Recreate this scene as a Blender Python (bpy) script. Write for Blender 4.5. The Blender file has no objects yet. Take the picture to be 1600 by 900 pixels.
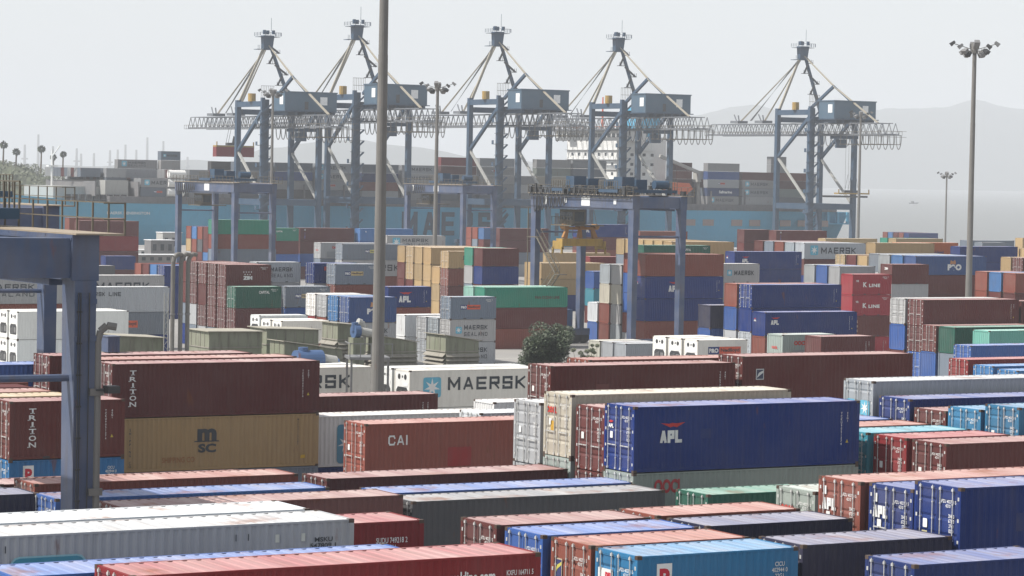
import bpy, bmesh, math, random
from mathutils import Vector, Matrix
random.seed(7)
D = bpy.data
scene = bpy.context.scene
COL = scene.collection
rad = math.radians

# ------------------------------------------------------------------ camera
YAW, PITCH, ROLL = rad(30.252), rad(2.2703), rad(1.0975)
def cam_basis():
    n = Vector((math.sin(YAW)*math.cos(PITCH), math.cos(YAW)*math.cos(PITCH), -math.sin(PITCH)))
    r = Vector((math.cos(YAW), -math.sin(YAW), 0.0)); u = r.cross(n)
    return r*math.cos(ROLL)+u*math.sin(ROLL), -r*math.sin(ROLL)+u*math.cos(ROLL), n
R_, U_, N_ = cam_basis()
cd = D.cameras.new('camera'); cam = D.objects.new('camera', cd); COL.objects.link(cam)
m = Matrix((R_, U_, -N_)).transposed().to_4x4(); m.translation = Vector((0, 0, 22)); cam.matrix_world = m
cd.sensor_width = 36; cd.lens = 36*4490.9/1600; cd.clip_start = 1; cd.clip_end = 60000
scene.camera = cam

# ------------------------------------------------------------------ light
SUN_EL, SUN_AZ = rad(53), rad(162)      # azimuth counted from +X towards +Y
sdir = Vector((math.cos(SUN_EL)*math.cos(SUN_AZ), math.cos(SUN_EL)*math.sin(SUN_AZ), math.sin(SUN_EL)))
w = D.worlds.new('World'); scene.world = w; w.use_nodes = True
nt = w.node_tree; nt.nodes.clear()
sky = nt.nodes.new('ShaderNodeTexSky'); sky.sky_type = 'NISHITA'; sky.sun_disc = False
sky.sun_elevation = SUN_EL; sky.sun_rotation = math.pi/2 - SUN_AZ
sky.air_density = 1.0; sky.dust_density = 1.2; sky.ozone_density = 1.0; sky.altitude = 0
hsv = nt.nodes.new('ShaderNodeHueSaturation'); hsv.inputs['Saturation'].default_value = 0.30
bg = nt.nodes.new('ShaderNodeBackground'); bg.inputs['Strength'].default_value = 0.109
out = nt.nodes.new('ShaderNodeOutputWorld')
nt.links.new(sky.outputs[0], hsv.inputs['Color']); nt.links.new(hsv.outputs[0], bg.inputs['Color']); nt.links.new(bg.outputs[0], out.inputs['Surface'])
sl = D.lights.new('sun', 'SUN'); sl.energy = 3.9; sl.angle = rad(0.55); sl.color = (1.0, 0.955, 0.89)
so = D.objects.new('sun', sl); COL.objects.link(so); so.rotation_euler = (-sdir).to_track_quat('-Z', 'Y').to_euler()
so.location = (0, 0, 200)
vs = scene.view_settings
vs.view_transform = 'Standard'; vs.look = 'None'; vs.exposure = 0.7; vs.gamma = 1; vs.use_curve_mapping = False
cy = scene.cycles
cy.max_bounces = 5; cy.diffuse_bounces = 2; cy.glossy_bounces = 2; cy.transmission_bounces = 2; cy.volume_bounces = 1
cy.use_denoising = True; cy.caustics_reflective = False; cy.caustics_refractive = False

# ------------------------------------------------------------------ helpers
class MB:
    def __init__(s): s.v = []; s.f = []; s.mi = []; s.cur = 0
    def poly(s, pts):
        i = len(s.v); s.v += [tuple(p) for p in pts]; s.f.append(tuple(range(i, i+len(pts)))); s.mi.append(s.cur)
    def hexa(s, p):   # 8 pts: bottom 4 ccw, top 4 ccw
        i = len(s.v); s.v += [tuple(q) for q in p]
        for f in ((0,3,2,1),(4,5,6,7),(0,1,5,4),(1,2,6,5),(2,3,7,6),(3,0,4,7)):
            s.f.append(tuple(i+k for k in f)); s.mi.append(s.cur)
    def box(s, x0, x1, y0, y1, z0, z1):
        s.hexa([(x0,y0,z0),(x1,y0,z0),(x1,y1,z0),(x0,y1,z0),(x0,y0,z1),(x1,y0,z1),(x1,y1,z1),(x0,y1,z1)])
    def beam(s, a, b, w, h=None, w2=None, h2=None):
        a = Vector(a); b = Vector(b); h = w if h is None else h; w2 = w if w2 is None else w2; h2 = h if h2 is None else h2
        d = (b-a).normalized(); up = Vector((0,0,1)) if abs(d.z) < .95 else Vector((0,1,0))
        sx = d.cross(up).normalized(); sy = sx.cross(d)
        P = []
        for c, ww, hh in ((a, w, h), (b, w2, h2)):
            for i, j in ((-1,-1),(1,-1),(1,1),(-1,1)): P.append(c + sx*ww*.5*i + sy*hh*.5*j)
        s.hexa(P)
    def tube(s, a, b, r, r2=None, n=8, caps=True):
        a = Vector(a); b = Vector(b); r2 = r if r2 is None else r2
        d = (b-a).normalized(); up = Vector((0,0,1)) if abs(d.z) < .95 else Vector((0,1,0))
        sx = d.cross(up).normalized(); sy = sx.cross(d); i = len(s.v)
        for c, rr in ((a, r), (b, r2)):
            for k in range(n):
                t = 2*math.pi*k/n; s.v.append(tuple(c+sx*rr*math.cos(t)+sy*rr*math.sin(t)))
        for k in range(n):
            s.f.append((i+k, i+(k+1) % n, i+n+(k+1) % n, i+n+k)); s.mi.append(s.cur)
        if caps:
            s.f.append(tuple(i+k for k in reversed(range(n)))); s.mi.append(s.cur)
            s.f.append(tuple(i+n+k for k in range(n))); s.mi.append(s.cur)
    def path(s, pts, r, n=6):
        for a, b in zip(pts, pts[1:]): s.tube(a, b, r, n=n)
    def prism(s, pts, y0, y1):   # pts (x,z) outline in the XZ plane, ccw seen from -Y
        n = len(pts)
        s.poly([(x, y0, z) for x, z in pts]); s.poly([(x, y1, z) for x, z in reversed(pts)])
        for k in range(n):
            (x0, z0), (x1, z1) = pts[k], pts[(k+1) % n]
            s.poly([(x0,y0,z0),(x0,y1,z0),(x1,y1,z1),(x1,y0,z1)])
    def mesh(s, name):
        me = D.meshes.new(name); me.from_pydata(s.v, [], s.f)
        me.polygons.foreach_set('material_index', s.mi); me.update(); return me
def link(name, me, mats, parent=None, color=None, loc=None):
    """one mesh object; materials sit on the object so that meshes can be shared"""
    o = D.objects.new(name, me); COL.objects.link(o)
    if not isinstance(mats, (list, tuple)): mats = [mats]
    while len(me.materials) < len(mats): me.materials.append(None)
    for i, mt in enumerate(mats):
        o.material_slots[i].link = 'OBJECT'; o.material_slots[i].material = mt
    if parent: o.parent = parent
    if color: o.color = (*color, 1)
    if loc: o.location = loc
    return o
def part(mb, name, mats, parent, color=None): return link(name, mb.mesh(name), mats, parent, color)
def thing(name, label, cat, loc=(0,0,0), rotz=0, group=None):
    o = D.objects.new(name, None); COL.objects.link(o); o.empty_display_size = .5
    o.location = loc; o.rotation_euler = (0, 0, rotz); o['label'] = label; o['category'] = cat
    if group: o['group'] = group
    return o
def tag(o, label=None, cat=None, group=None, kind=None):
    if label: o['label'] = label
    if cat: o['category'] = cat
    if group: o['group'] = group
    if kind: o['kind'] = kind
    return o
def copy_tree(o, parent=None):
    c = o.copy(); COL.objects.link(c)
    if parent: c.parent = parent
    for ch in list(o.children): copy_tree(ch, c)
    return c

# ------------------------------------------------------------------ materials
def newmat(name):
    mt = D.materials.new(name); mt.use_nodes = True; n = mt.node_tree
    b = n.nodes['Principled BSDF']; return mt, n, b
def N(n, t, **k):
    q = n.nodes.new(t)
    for a, v in k.items(): setattr(q, a, v)
    return q
def paint_mat(name, roof=False, rust=0.5, base=None, rough=0.55, dirt=0.16, spec=0.08):
    """weathered paint; the colour is the object's own colour (or base)"""
    mt, n, b = newmat(name); L = n.links.new
    if base is None:
        src = N(n, 'ShaderNodeObjectInfo').outputs['Color']
    else:
        rgb = N(n, 'ShaderNodeRGB'); rgb.outputs[0].default_value = (*base, 1); src = rgb.outputs[0]
    geo = N(n, 'ShaderNodeNewGeometry')
    def noise(scale, vec=(1,1,1), det=4, lo=.4, hi=.6):
        mp = N(n, 'ShaderNodeVectorMath', operation='MULTIPLY'); mp.inputs[1].default_value = vec
        L(geo.outputs['Position'], mp.inputs[0])
        t = N(n, 'ShaderNodeTexNoise'); t.inputs['Scale'].default_value = scale; t.inputs['Detail'].default_value = det
        L(mp.outputs[0], t.inputs['Vector'])
        r = N(n, 'ShaderNodeMapRange'); r.inputs[1].default_value = lo; r.inputs[2].default_value = hi
        L(t.outputs[0], r.inputs[0]); return r.outputs[0]
    def mix(f, c1, c2, fac=None):
        mx = N(n, 'ShaderNodeMix', data_type='RGBA')
        if fac is not None:
            mm = N(n, 'ShaderNodeMath', operation='MULTIPLY'); mm.inputs[1].default_value = fac; L(f, mm.inputs[0]); f = mm.outputs[0]
        L(f, mx.inputs[0])
        for k, c in ((6, c1), (7, c2)):
            if isinstance(c, tuple): mx.inputs[k].default_value = (*c, 1)
            else: L(c, mx.inputs[k])
        return mx.outputs[2]
    c = src
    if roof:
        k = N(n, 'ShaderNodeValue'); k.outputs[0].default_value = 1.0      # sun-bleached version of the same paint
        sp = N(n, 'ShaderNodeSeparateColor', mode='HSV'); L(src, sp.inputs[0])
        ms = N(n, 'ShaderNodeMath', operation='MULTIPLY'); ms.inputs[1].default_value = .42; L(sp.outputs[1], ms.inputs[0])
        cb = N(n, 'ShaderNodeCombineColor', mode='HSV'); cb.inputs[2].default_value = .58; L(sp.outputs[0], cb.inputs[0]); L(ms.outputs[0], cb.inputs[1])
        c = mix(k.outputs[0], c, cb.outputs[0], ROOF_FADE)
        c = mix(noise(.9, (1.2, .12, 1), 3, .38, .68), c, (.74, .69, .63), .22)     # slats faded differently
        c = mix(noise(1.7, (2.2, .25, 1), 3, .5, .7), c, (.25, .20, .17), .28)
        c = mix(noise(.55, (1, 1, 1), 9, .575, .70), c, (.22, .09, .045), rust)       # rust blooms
    else:
        c = mix(noise(.35, (1, 1, 1.5), 5, .35, .75), c, (.34, .31, .29), dirt*.45)
        c = mix(noise(2.5, (1, 1, .16), 5, .5, .78), c, (.10, .08, .07), dirt)
        if rust:
            c = mix(noise(1.4, (1, 1, .35), 9, .68, .74), c, (.17, .065, .03), rust)
    L(c, b.inputs['Base Color'])
    nz = N(n, 'ShaderNodeTexNoise'); nz.inputs['Scale'].default_value = 1.1; nz.inputs['Detail'].default_value = 5; L(geo.outputs['Position'], nz.inputs['Vector'])
    bp = N(n, 'ShaderNodeBump'); bp.inputs['Strength'].default_value = .35; bp.inputs['Distance'].default_value = .09; L(nz.outputs[0], bp.inputs['Height']); L(bp.outputs[0], b.inputs['Normal'])
    b.inputs['Roughness'].default_value = rough
    b.inputs['Specular IOR Level'].default_value = spec
    return mt
def simple_mat(name, base, rough=.6, metal=0.0, var=.25, scale=1.5, dark=(.1,.09,.08)):
    mt, n, b = newmat(name); L = n.links.new
    t = N(n, 'ShaderNodeTexNoise'); t.inputs['Scale'].default_value = scale; t.inputs['Detail'].default_value = 6
    g = N(n, 'ShaderNodeNewGeometry'); L(g.outputs['Position'], t.inputs['Vector'])
    r = N(n, 'ShaderNodeMapRange'); r.inputs[1].default_value = .4; r.inputs[2].default_value = .7; r.inputs[4].default_value = var
    L(t.outputs[0], r.inputs[0])
    mx = N(n, 'ShaderNodeMix', data_type='RGBA'); L(r.outputs[0], mx.inputs[0])
    mx.inputs[6].default_value = (*base, 1); mx.inputs[7].default_value = (*dark, 1)
    L(mx.outputs[2], b.inputs['Base Color']); b.inputs['Roughness'].default_value = rough; b.inputs['Metallic'].default_value = metal
    return mt
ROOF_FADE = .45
HAZE = 0.00017
M_paint = paint_mat('container_paint', rust=.55)
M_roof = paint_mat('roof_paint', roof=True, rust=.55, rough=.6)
M_door = paint_mat('door_paint', rust=.35, dirt=.3, rough=.35, spec=.35)
M_cast = paint_mat('corner_casting', base=(.075,.05,.038), rust=.6, dirt=.3)
M_bar = simple_mat('galvanised_bar', (.58,.58,.56), .45, .15, .3, 6)
M_gasket = simple_mat('door_gasket', (.03,.03,.03), .8)
M_letter = paint_mat('lettering_paint', rust=.25, dirt=.3)
M_black = simple_mat('black_metal', (.03,.032,.035), .6)
M_steel = simple_mat('grey_steel', (.22,.22,.22), .5, .4, .4, 3)
M_crane = paint_mat('crane_blue_paint', base=(.038,.075,.125), rust=.25, dirt=.2, rough=.5)
M_rtg = paint_mat('gantry_blue_paint', base=(.055,.082,.15), rust=.4, dirt=.5, rough=.36, spec=.25)
M_crlight = paint_mat('crane_pale_paint', base=(.36,.36,.34), rust=.3)
M_cryel = paint_mat('stay_cream_paint', base=(.33,.30,.24), rust=.3)
M_house = paint_mat('machinery_house_paint', base=(.065,.115,.165), rust=.1)
M_yellow = paint_mat('spreader_yellow_paint', base=(.36,.23,.05), rust=.5, dirt=.5)
M_pole = paint_mat('mast_paint', base=(.17,.165,.155), rust=.2, dirt=.3)
M_rail = paint_mat('handrail_paint', base=(.13,.115,.09), rust=.5)
M_deck = paint_mat('walkway_metal', base=(.30,.25,.19), rust=.6)
M_white = paint_mat('white_paint', base=(.72,.72,.70), rust=.15)
M_hull = paint_mat('hull_blue_paint', base=(.085,.33,.50), rust=.08, dirt=.12)
M_hullred = paint_mat('hull_red_paint', base=(.25,.05,.04), rust=.2)
M_glass = simple_mat('dark_glass', (.02,.03,.04), .1)
M_orange = paint_mat('orange_paint', base=(.6,.12,.04), rust=.2)
M_sign = simple_mat('sign_white', (.75,.76,.76), .6, 0, .12)

# ------------------------------------------------------------------ setting: ground, water, hills
def grid_mesh(name, x0, x1, y0, y1, nx, ny, zf):
    mb = MB()
    mb.v = [(x0+(x1-x0)*i/nx, y0+(y1-y0)*j/ny, zf(x0+(x1-x0)*i/nx, y0+(y1-y0)*j/ny)) for j in range(ny+1) for i in range(nx+1)]
    mb.f = [(j*(nx+1)+i, j*(nx+1)+i+1, (j+1)*(nx+1)+i+1, (j+1)*(nx+1)+i) for j in range(ny) for i in range(nx)]
    mb.mi = [0]*len(mb.f); return mb.mesh(name)
M_yard = simple_mat('yard_concrete', (.27,.26,.245), .85, 0, .5, .05, (.13,.125,.12))
QY = 728.0
mb = MB(); mb.box(-700, 700, -100, 753, -2.0, 0.0)
tag(part(mb, 'ground', M_yard, None), 'grey concrete yard and quay', None, None, 'structure')
M_quaywall = simple_mat('quay_wall_concrete', (.22,.21,.20), .9, 0, .6, .3)
mb = MB(); mb.box(-700, 700, 752.9, 754, -6, -.2)
tag(part(mb, 'quay', M_quaywall, None), None, None, None, 'structure')
M_line = simple_mat('road_line_paint', (.7,.68,.6), .8, 0, .5, 2, (.3,.29,.27))
mb = MB()
for y in (90.5, 122.5, 160, 172, 246, 296): mb.box(-50, 420, y, y+.15, .004, .008)
tag(part(mb, 'road_marking', M_line, None), None, None, None, 'structure')
# water
mt, n, b = newmat('harbour_water'); L = n.links.new
b.inputs['Base Color'].default_value = (.115,.115,.10,1); b.inputs['Roughness'].default_value = .28
t1 = N(n,'ShaderNodeTexNoise'); t1.inputs['Scale'].default_value = .12; t1.inputs['Detail'].default_value = 8; t1.inputs['Roughness'].default_value = .65
g = N(n,'ShaderNodeNewGeometry'); L(g.outputs['Position'], t1.inputs['Vector'])
bp = N(n,'ShaderNodeBump'); bp.inputs['Strength'].default_value = .8; bp.inputs['Distance'].default_value = 1.2
L(t1.outputs[0], bp.inputs['Height']); L(bp.outputs[0], b.inputs['Normal'])
M_water = mt
mb = MB(); mb.poly([(-5800,-400,-3.0),(21500,-400,-3.0),(21500,21500,-3.0),(-5800,21500,-3.0)])
tag(part(mb, 'water', M_water, None), 'pale grey brown harbour water', None, None, 'structure')

def px(u, Y):      # ground-plan point seen at photo column u on the line y = Y
    d = N_ + R_*((u-800)/4490.9); t = Y/d.y; return Vector((d.x*t, Y, 0))
M_hillgreen = simple_mat('scrub_hill', (.075,.085,.04), .95, 0, .7, .05, (.03,.04,.02))
M_farhill = simple_mat('far_hill', (.06,.065,.05), .95, 0, .5, .004, (.03,.035,.03))
def ridge(name, mat, Yb, depth, prof, seed, base=-3.5):
    """a hill ridge with real depth: prof = (photo column, crest height) pairs along the line y = Yb"""
    rnd = random.Random(seed); mb = MB(); nx = 90; ny = 14
    us = [p[0] for p in prof]
    def crest(u):
        for (a, ha), (c, hc) in zip(prof, prof[1:]):
            if a <= u <= c:
                q = (u-a)/(c-a); q = q*q*(3-2*q); return ha+(hc-ha)*q
        return 0
    ph = [rnd.uniform(0, 6.28) for _ in range(12)]
    rows = []
    for j in range(ny+1):
        row = []
        tj = j/ny
        for i in range(nx+1):
            u = us[0]+(us[-1]-us[0])*i/nx
            P = px(u, Yb)
            h = crest(u)
            wob = sum(math.sin(i*(.35+.23*k)+ph[k]+j*.4)/(k+1.5) for k in range(8))*.03*h
            prof_j = math.sin(math.pi*min(1, tj*1.0))**.8 if 0 < tj < 1 else 0
            z = base+(h-base)*prof_j+wob*prof_j
            dirv = Vector((P.x, P.y, 0)).normalized()
            q = P+dirv*depth*(tj-.5)
            row.append((q.x, q.y, z))
        rows.append(row)
    for r_ in rows: mb.v += r_
    for j in range(ny):
        for i in range(nx): mb.f.append((j*(nx+1)+i, j*(nx+1)+i+1, (j+1)*(nx+1)+i+1, (j+1)*(nx+1)+i)); mb.mi.append(0)
    o = part(mb, name, mat, None); tag(o, None, None, None, 'structure'); return o
ridge('hill', M_hillgreen, 1180, 300, [(-120,25),(0,22),(40,20),(70,16.5),(95,13),(120,4),(150,0)], 3)
ridge('hills', M_farhill, 7000, 1300, [(-100,20),(40,25),(150,21),(210,30),(300,44),(350,40),(420,80),(520,108),(640,92),(760,64),(900,46),(1000,10)], 5, -6)
ridge('mountains', M_farhill, 8400, 2400, [(860,34),(940,98),(1010,178),(1080,243),(1170,278),(1250,270),(1360,282),(1440,300),(1530,318),(1600,306),(1700,298),(1850,230)], 9, -6)
ridge('shore', M_farhill, 6400, 500, [(-120,10),(100,14),(220,17),(420,12),(600,9),(760,5)], 12, -6)

# ------------------------------------------------------------------ containers
W_ = 2.438
LEN = {20: 6.058, 40: 12.192}; HGT = {'s': 2.591, 'h': 2.896}
PAL = {  # paint colours, with the words for the labels
 'rd':((.20,.022,.024),'red'), 'rd2':((.30,.035,.045),'crimson'), 'ru':((.20,.062,.045),'rust red'), 'ru2':((.19,.08,.07),'dusty brown'),
 'br':((.108,.032,.030),'dark brown'), 'ca':((.28,.085,.062),'faded red'), 'nv':((.011,.031,.145),'navy blue'), 'nv2':((.035,.075,.20),'dark blue'),
 'bl':((.04,.10,.30),'blue'), 'bl2':((.06,.15,.33),'mid blue'), 'lb':((.035,.16,.30),'sky blue'), 'lb2':((.035,.15,.34),'bright blue'), 'te':((.05,.25,.32),'teal'),
 'gy':((.36,.37,.38),'grey'), 'gy2':((.30,.33,.35),'mid grey'), 'gb':((.16,.19,.23),'blue grey'), 'dg':((.085,.088,.095),'charcoal'), 'dk':((.028,.03,.06),'midnight blue'),
 'dk2':((.10,.11,.13),'slate grey'), 'wh':((.66,.67,.67),'white'), 're':((.70,.70,.66),'white refrigerated'), 'cr':((.46,.44,.37),'cream'),
 'gg':((.27,.32,.30),'grey green'), 'tn':((.38,.27,.14),'tan'), 'gn':((.03,.20,.14),'green'), 'dn':((.02,.10,.07),'dark green'), 'mi':((.28,.48,.40),'mint green'),
 'mi2':((.14,.36,.29),'pale green'), 'or':((.48,.13,.045),'orange')}
CACHE = {}
def corr(mb, x0, x1, z0, z1, y, dep, pitch, sgn=1):
    """vertical corrugation along X in the plane Y = y, hollows going inwards (sgn=+1: towards +Y)"""
    n = max(1, round((x1-x0)/pitch)); p = (x1-x0)/n; pts = [(x0, 0)]
    for k in range(n):
        a = x0+k*p
        pts += [(a+.25*p, 0), (a+.47*p, 1), (a+.78*p, 1), (a+p, 0)]
    for (a, da), (b, db) in zip(pts, pts[1:]):
        q = [(a, y+sgn*dep*da, z0), (b, y+sgn*dep*db, z0), (b, y+sgn*dep*db, z1), (a, y+sgn*dep*da, z1)]
        mb.poly(q if sgn > 0 else q[::-1])
def cmeshes(L, hk, end):
    key = (L, hk, end)
    if key in CACHE: return CACHE[key]
    X = LEN[L]; H = HGT[hk]; r = {}
    reef = end == 'r'
    # frame with posts and rails; castings in slot 1
    mb = MB()
    for x0 in (0, X-.16):
        for y0 in (0, W_-.13): mb.box(x0, x0+.16, y0, y0+.13, .12, H-.12)
    for y0 in (.006, W_-.066):
        mb.box(.162, X-.162, y0, y0+.06, H-.075, H-.012)      # top side rail
        mb.box(.162, X-.162, y0, y0+.06, .03, .17)            # bottom side rail
    for x0 in (.006, X-.106):
        mb.box(x0, x0+.10, .132, W_-.132, H-.13, H-.012); mb.box(x0, x0+.10, .132, W_-.132, .02, .15)
    mb.box(.17, X-.17, .07, W_-.07, .10, .15)                 # floor
    mb.cur = 1
    for x0 in (-.003, X-.175):
        for y0 in (-.003, W_-.159):
            mb.box(x0, x0+.178, y0, y0+.162, 0, .118); mb.box(x0, x0+.178, y0, y0+.162, H-.118, H)
    mb.cur = 0
    if L == 20 and not reef:
        mb.cur = 2
        for a in (1.75, X-2.11): mb.box(a, a+.36, .004, .0065, .045, .155)   # fork pockets
        mb.cur = 0
    r['frame'] = mb.mesh('frame')
    mb = MB(); dep = .036 if not reef else .012; pit = .278 if not reef else .30
    corr(mb, .16, X-.16, .17, H-.075, .012, dep, pit, 1); r['side'] = mb.mesh('side_wall')
    mb = MB(); corr(mb, .16, X-.16, .17, H-.075, W_-.012, dep, pit, -1); r['side2'] = mb.mesh('side_wall')
    mb = MB()                                                  # roof sheet with shallow cross ribs
    if reef: mb.box(.16, X-.16, .066, W_-.066, H-.05, H-.012)
    else:
        n = round((X-.6)/.42); p = (X-.6)/n; pts = [(.1, H-.022), (.3, H-.022)]
        for k in range(n):
            a = .3+k*p; pts += [(a+.12*p, H-.022), (a+.22*p, H-.044), (a+.48*p, H-.044), (a+.58*p, H-.022)]
        pts += [(X-.3, H-.022), (X-.1, H-.022)]
        for (a, za), (b, zb) in zip(pts, pts[1:]):
            mb.poly([(a, .10, za), (b, .10, zb), (b, W_-.10, zb), (a, W_-.10, za)])
        for y0, y1 in ((.03, .10), (W_-.10, W_-.03)):
            mb.poly([(.1, y0, H-.011), (X-.1, y0, H-.011), (X-.1, y1, H-.021), (.1, y1, H-.021)] if y0 < 1 else [(.1, y0, H-.021), (X-.1, y0, H-.021), (X-.1, y1, H-.011), (.1, y1, H-.011)])
        mb.poly([(.1,.1,H-.06),(X-.1,.1,H-.06),(X-.1,W_-.1,H-.06),(.1,W_-.1,H-.06)])
    r['roof'] = mb.mesh('roof')
    # far end wall
    def endwall(xp, sg, z0, z1):
        mb = MB(); n = 8; y0, y1 = .13, W_-.13; p = (y1-y0)/n; pts = [(y0, 0)]
        for k in range(n):
            a = y0+k*p; pts += [(a+.25*p, 0), (a+.45*p, 1), (a+.8*p, 1), (a+p, 0)]
        for (a, da), (b, db) in zip(pts, pts[1:]):
            q = [(xp+sg*.045*da, b, z0), (xp+sg*.045*db, a, z0), (xp+sg*.045*db, a, z1), (xp+sg*.045*da, b, z1)]
            q = [(xp+sg*.045*da, a, z0), (xp+sg*.045*db, b, z0), (xp+sg*.045*db, b, z1), (xp+sg*.045*da, a, z1)]
            mb.poly(q[::-1] if sg > 0 else q)
        return mb
    r['back'] = endwall(X-.02, -1, .15, H-.13).mesh('end_wall')
    if end == 'p': r['front'] = endwall(.02, 1, .15, H-.13).mesh('end_wall')
    if end == 'd':
        wd = (W_-.26)/2-.008
        for s in (0, 1):          # 0 = door further back (+Y), 1 = near door
            y0 = .13 if s else W_/2+.008; y1 = y0+wd
            mb = MB(); z0, z1 = .15, H-.13
            bands = [0, .16, .20, .235, .38, .42, .455, .60, .64, .675, .82, .86, .895, 1.0] if hk == 'h' else [0, .2, .25, .29, .45, .5, .54, .70, .75, .79, 1.0]
            prof = []
            for i, bnd in enumerate(bands):
                prof.append((z0+.05+(z1-z0-.1)*bnd, .05 if i % 3 == 2 else .02))
            mb.box(.012, .055, y0, y0+.05, z0, z1); mb.box(.012, .055, y1-.05, y1, z0, z1)
            mb.box(.012, .055, y0+.05, y1-.05, z0, z0+.05); mb.box(.012, .055, y0+.05, y1-.05, z1-.05, z1)
            for (za, da), (zb, db) in zip(prof, prof[1:]):
                mb.poly([(.012+da, y1-.05, za), (.012+da, y0+.05, za), (.012+db, y0+.05, zb), (.012+db, y1-.05, zb)])
            mb.cur = 1
            mb.box(.005, .03, y0-.006, y0, z0, z1)
            mb.cur = 2                                           # hinges
            hy = y0-.05 if s else y1-.03
            for k in range(4): mb.box(-.004, .011, hy, hy+.08, .3+k*(H-.75)/3, .42+k*(H-.75)/3)
            r['door%d' % s] = mb.mesh('door')
            for k in (0, 1):
                yb = y0+(.22 if k == 0 else wd-.22)
                if s: yb = y0+(.26 if k == 0 else wd-.17)
                mb = MB(); mb.tube((-.03, yb, .06), (-.03, yb, H-.04), .019, n=6, caps=False)
                for z in (.10, H-.12): mb.box(-.055, .011, yb-.045, yb+.045, z-.04, z+.04)
                for z in (.55, 1.1, 1.75, H-.6): mb.box(-.045, .012, yb-.03, yb+.03, z-.02, z+.02)
                mb.beam((-.05, yb, 1.12), (-.05, yb+(.34 if k == 0 else -.34), 1.12), .02, .045)
                r['bar%d%d' % (s, k)] = mb.mesh('locking_bar')
    if reef:
        mb = MB(); x = -.0
        mb.box(.02, .08, .13, W_-.13, .15, H-.13)
        mb.cur = 1
        cy0 = W_/2; zc = .95
        pts = [(-.85,-.45),(.85,-.45),(.95,-.3),(.95,.35),(.7,.62),(-.7,.62),(-.95,.35),(-.95,-.3)]
        mb.poly([(.012, cy0-a, zc+c) for a, c in pts])
        mb.cur = 2
        mb.box(-.0, .01, cy0-.75, cy0-.2, zc-.25, zc+.3)
        for k in range(4): mb.box(.0, .011, cy0+.1+.18*k, cy0+.18+.18*k, zc-.35, zc+.4-.08*k)
        mb.cur = 3
        mb.box(-.002, .012, cy0-.95, cy0-.25, zc+.7, zc+.95)
        mb.cur = 1
        for a in (-.5, .5):
            q = [(.011, cy0+a+.22*math.cos(t*math.pi/6), H-.55+.22*math.sin(t*math.pi/6)) for t in range(12)]
            mb.poly(q[::-1])
        mb.box(.0,.013,cy0-.12,cy0+.05,H-.62,H-.45)
        r['unit'] = mb.mesh('cooling_unit')
    CACHE[key] = r; return r

# lettering ---------------------------------------------------------
TXT = {}
def text_mesh(s, w, h, bold=.02, gap=1.0):
    """flat outline lettering in the XZ plane scaled to w x h (lower left corner at the origin)"""
    key = (s, round(w, 2), round(h, 2), bold, gap)
    if key in TXT: return TXT[key]
    c = D.curves.new('lettering', 'FONT'); c.body = s; c.offset = bold; c.space_character = gap; c.space_line = .95
    c.align_x = 'CENTER' if '\n' in s else 'LEFT'; c.resolution_u = 3
    o = D.objects.new('lettering', c); COL.objects.link(o)
    bpy.context.view_layer.update()
    me = D.meshes.new_from_object(o.evaluated_get(bpy.context.evaluated_depsgraph_get()))
    D.objects.remove(o); D.curves.remove(c)
    co = [v.co.copy() for v in me.vertices]
    x0 = min(p.x for p in co); x1 = max(p.x for p in co); y0 = min(p.y for p in co); y1 = max(p.y for p in co)
    for v, p in zip(me.vertices, co): v.co = ((p.x-x0)/(x1-x0)*w, 0, (p.y-y0)/(y1-y0)*h)
    me.name = 'lettering'; me.update(); TXT[key] = me; return me
STROKES = {'M': [((0,0),(0,1)),((0,1),(.5,.25)),((.5,.25),(1,1)),((1,1),(1,0))], 'A': [((0,0),(.45,1)),((.55,1),(1,0)),((.2,.28),(.8,.28))], 'E': [((0,0),(0,1)),((0,1),(1,1)),((0,.5),(.9,.5)),((0,0),(1,0))],
 'R': [((0,0),(0,1)),((0,1),(.92,1)),((1,.95),(1,.55)),((.92,.48),(0,.48)),((.5,.48),(1,0))], 'S': [((1,.84),(1,1)),((1,1),(0,1)),((0,1),(0,.5)),((0,.5),(1,.5)),((1,.5),(1,0)),((1,0),(0,0)),((0,0),(0,.16))], 'K': [((0,0),(0,1)),((.08,.45),(1,1)),((.25,.55),(1,0))],
 'L': [((0,1),(0,0)),((0,0),(1,0))], 'I': [((.5,0),(.5,1))], 'N': [((0,0),(0,1)),((0,1),(1,0)),((1,0),(1,1))], 'D': [((0,0),(0,1)),((0,1),(.85,1)),((1,.85),(1,.15)),((.85,0),(0,0)),((.85,1),(1,.85)),((1,.15),(.85,0))],
 'P': [((0,0),(0,1)),((0,1),(.95,1)),((1,1),(1,.45)),((.95,.42),(0,.42))], 'O': [((.15,0),(.85,0)),((.85,0),(1,.18)),((1,.18),(1,.82)),((1,.82),(.85,1)),((.85,1),(.15,1)),((.15,1),(0,.82)),((0,.82),(0,.18)),((0,.18),(.15,0))],
 'C': [((1,.78),(.85,1)),((.85,1),(.15,1)),((.15,1),(0,.82)),((0,.82),(0,.18)),((0,.18),(.15,0)),((.15,0),(.85,0)),((.85,0),(1,.22))]}
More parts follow.
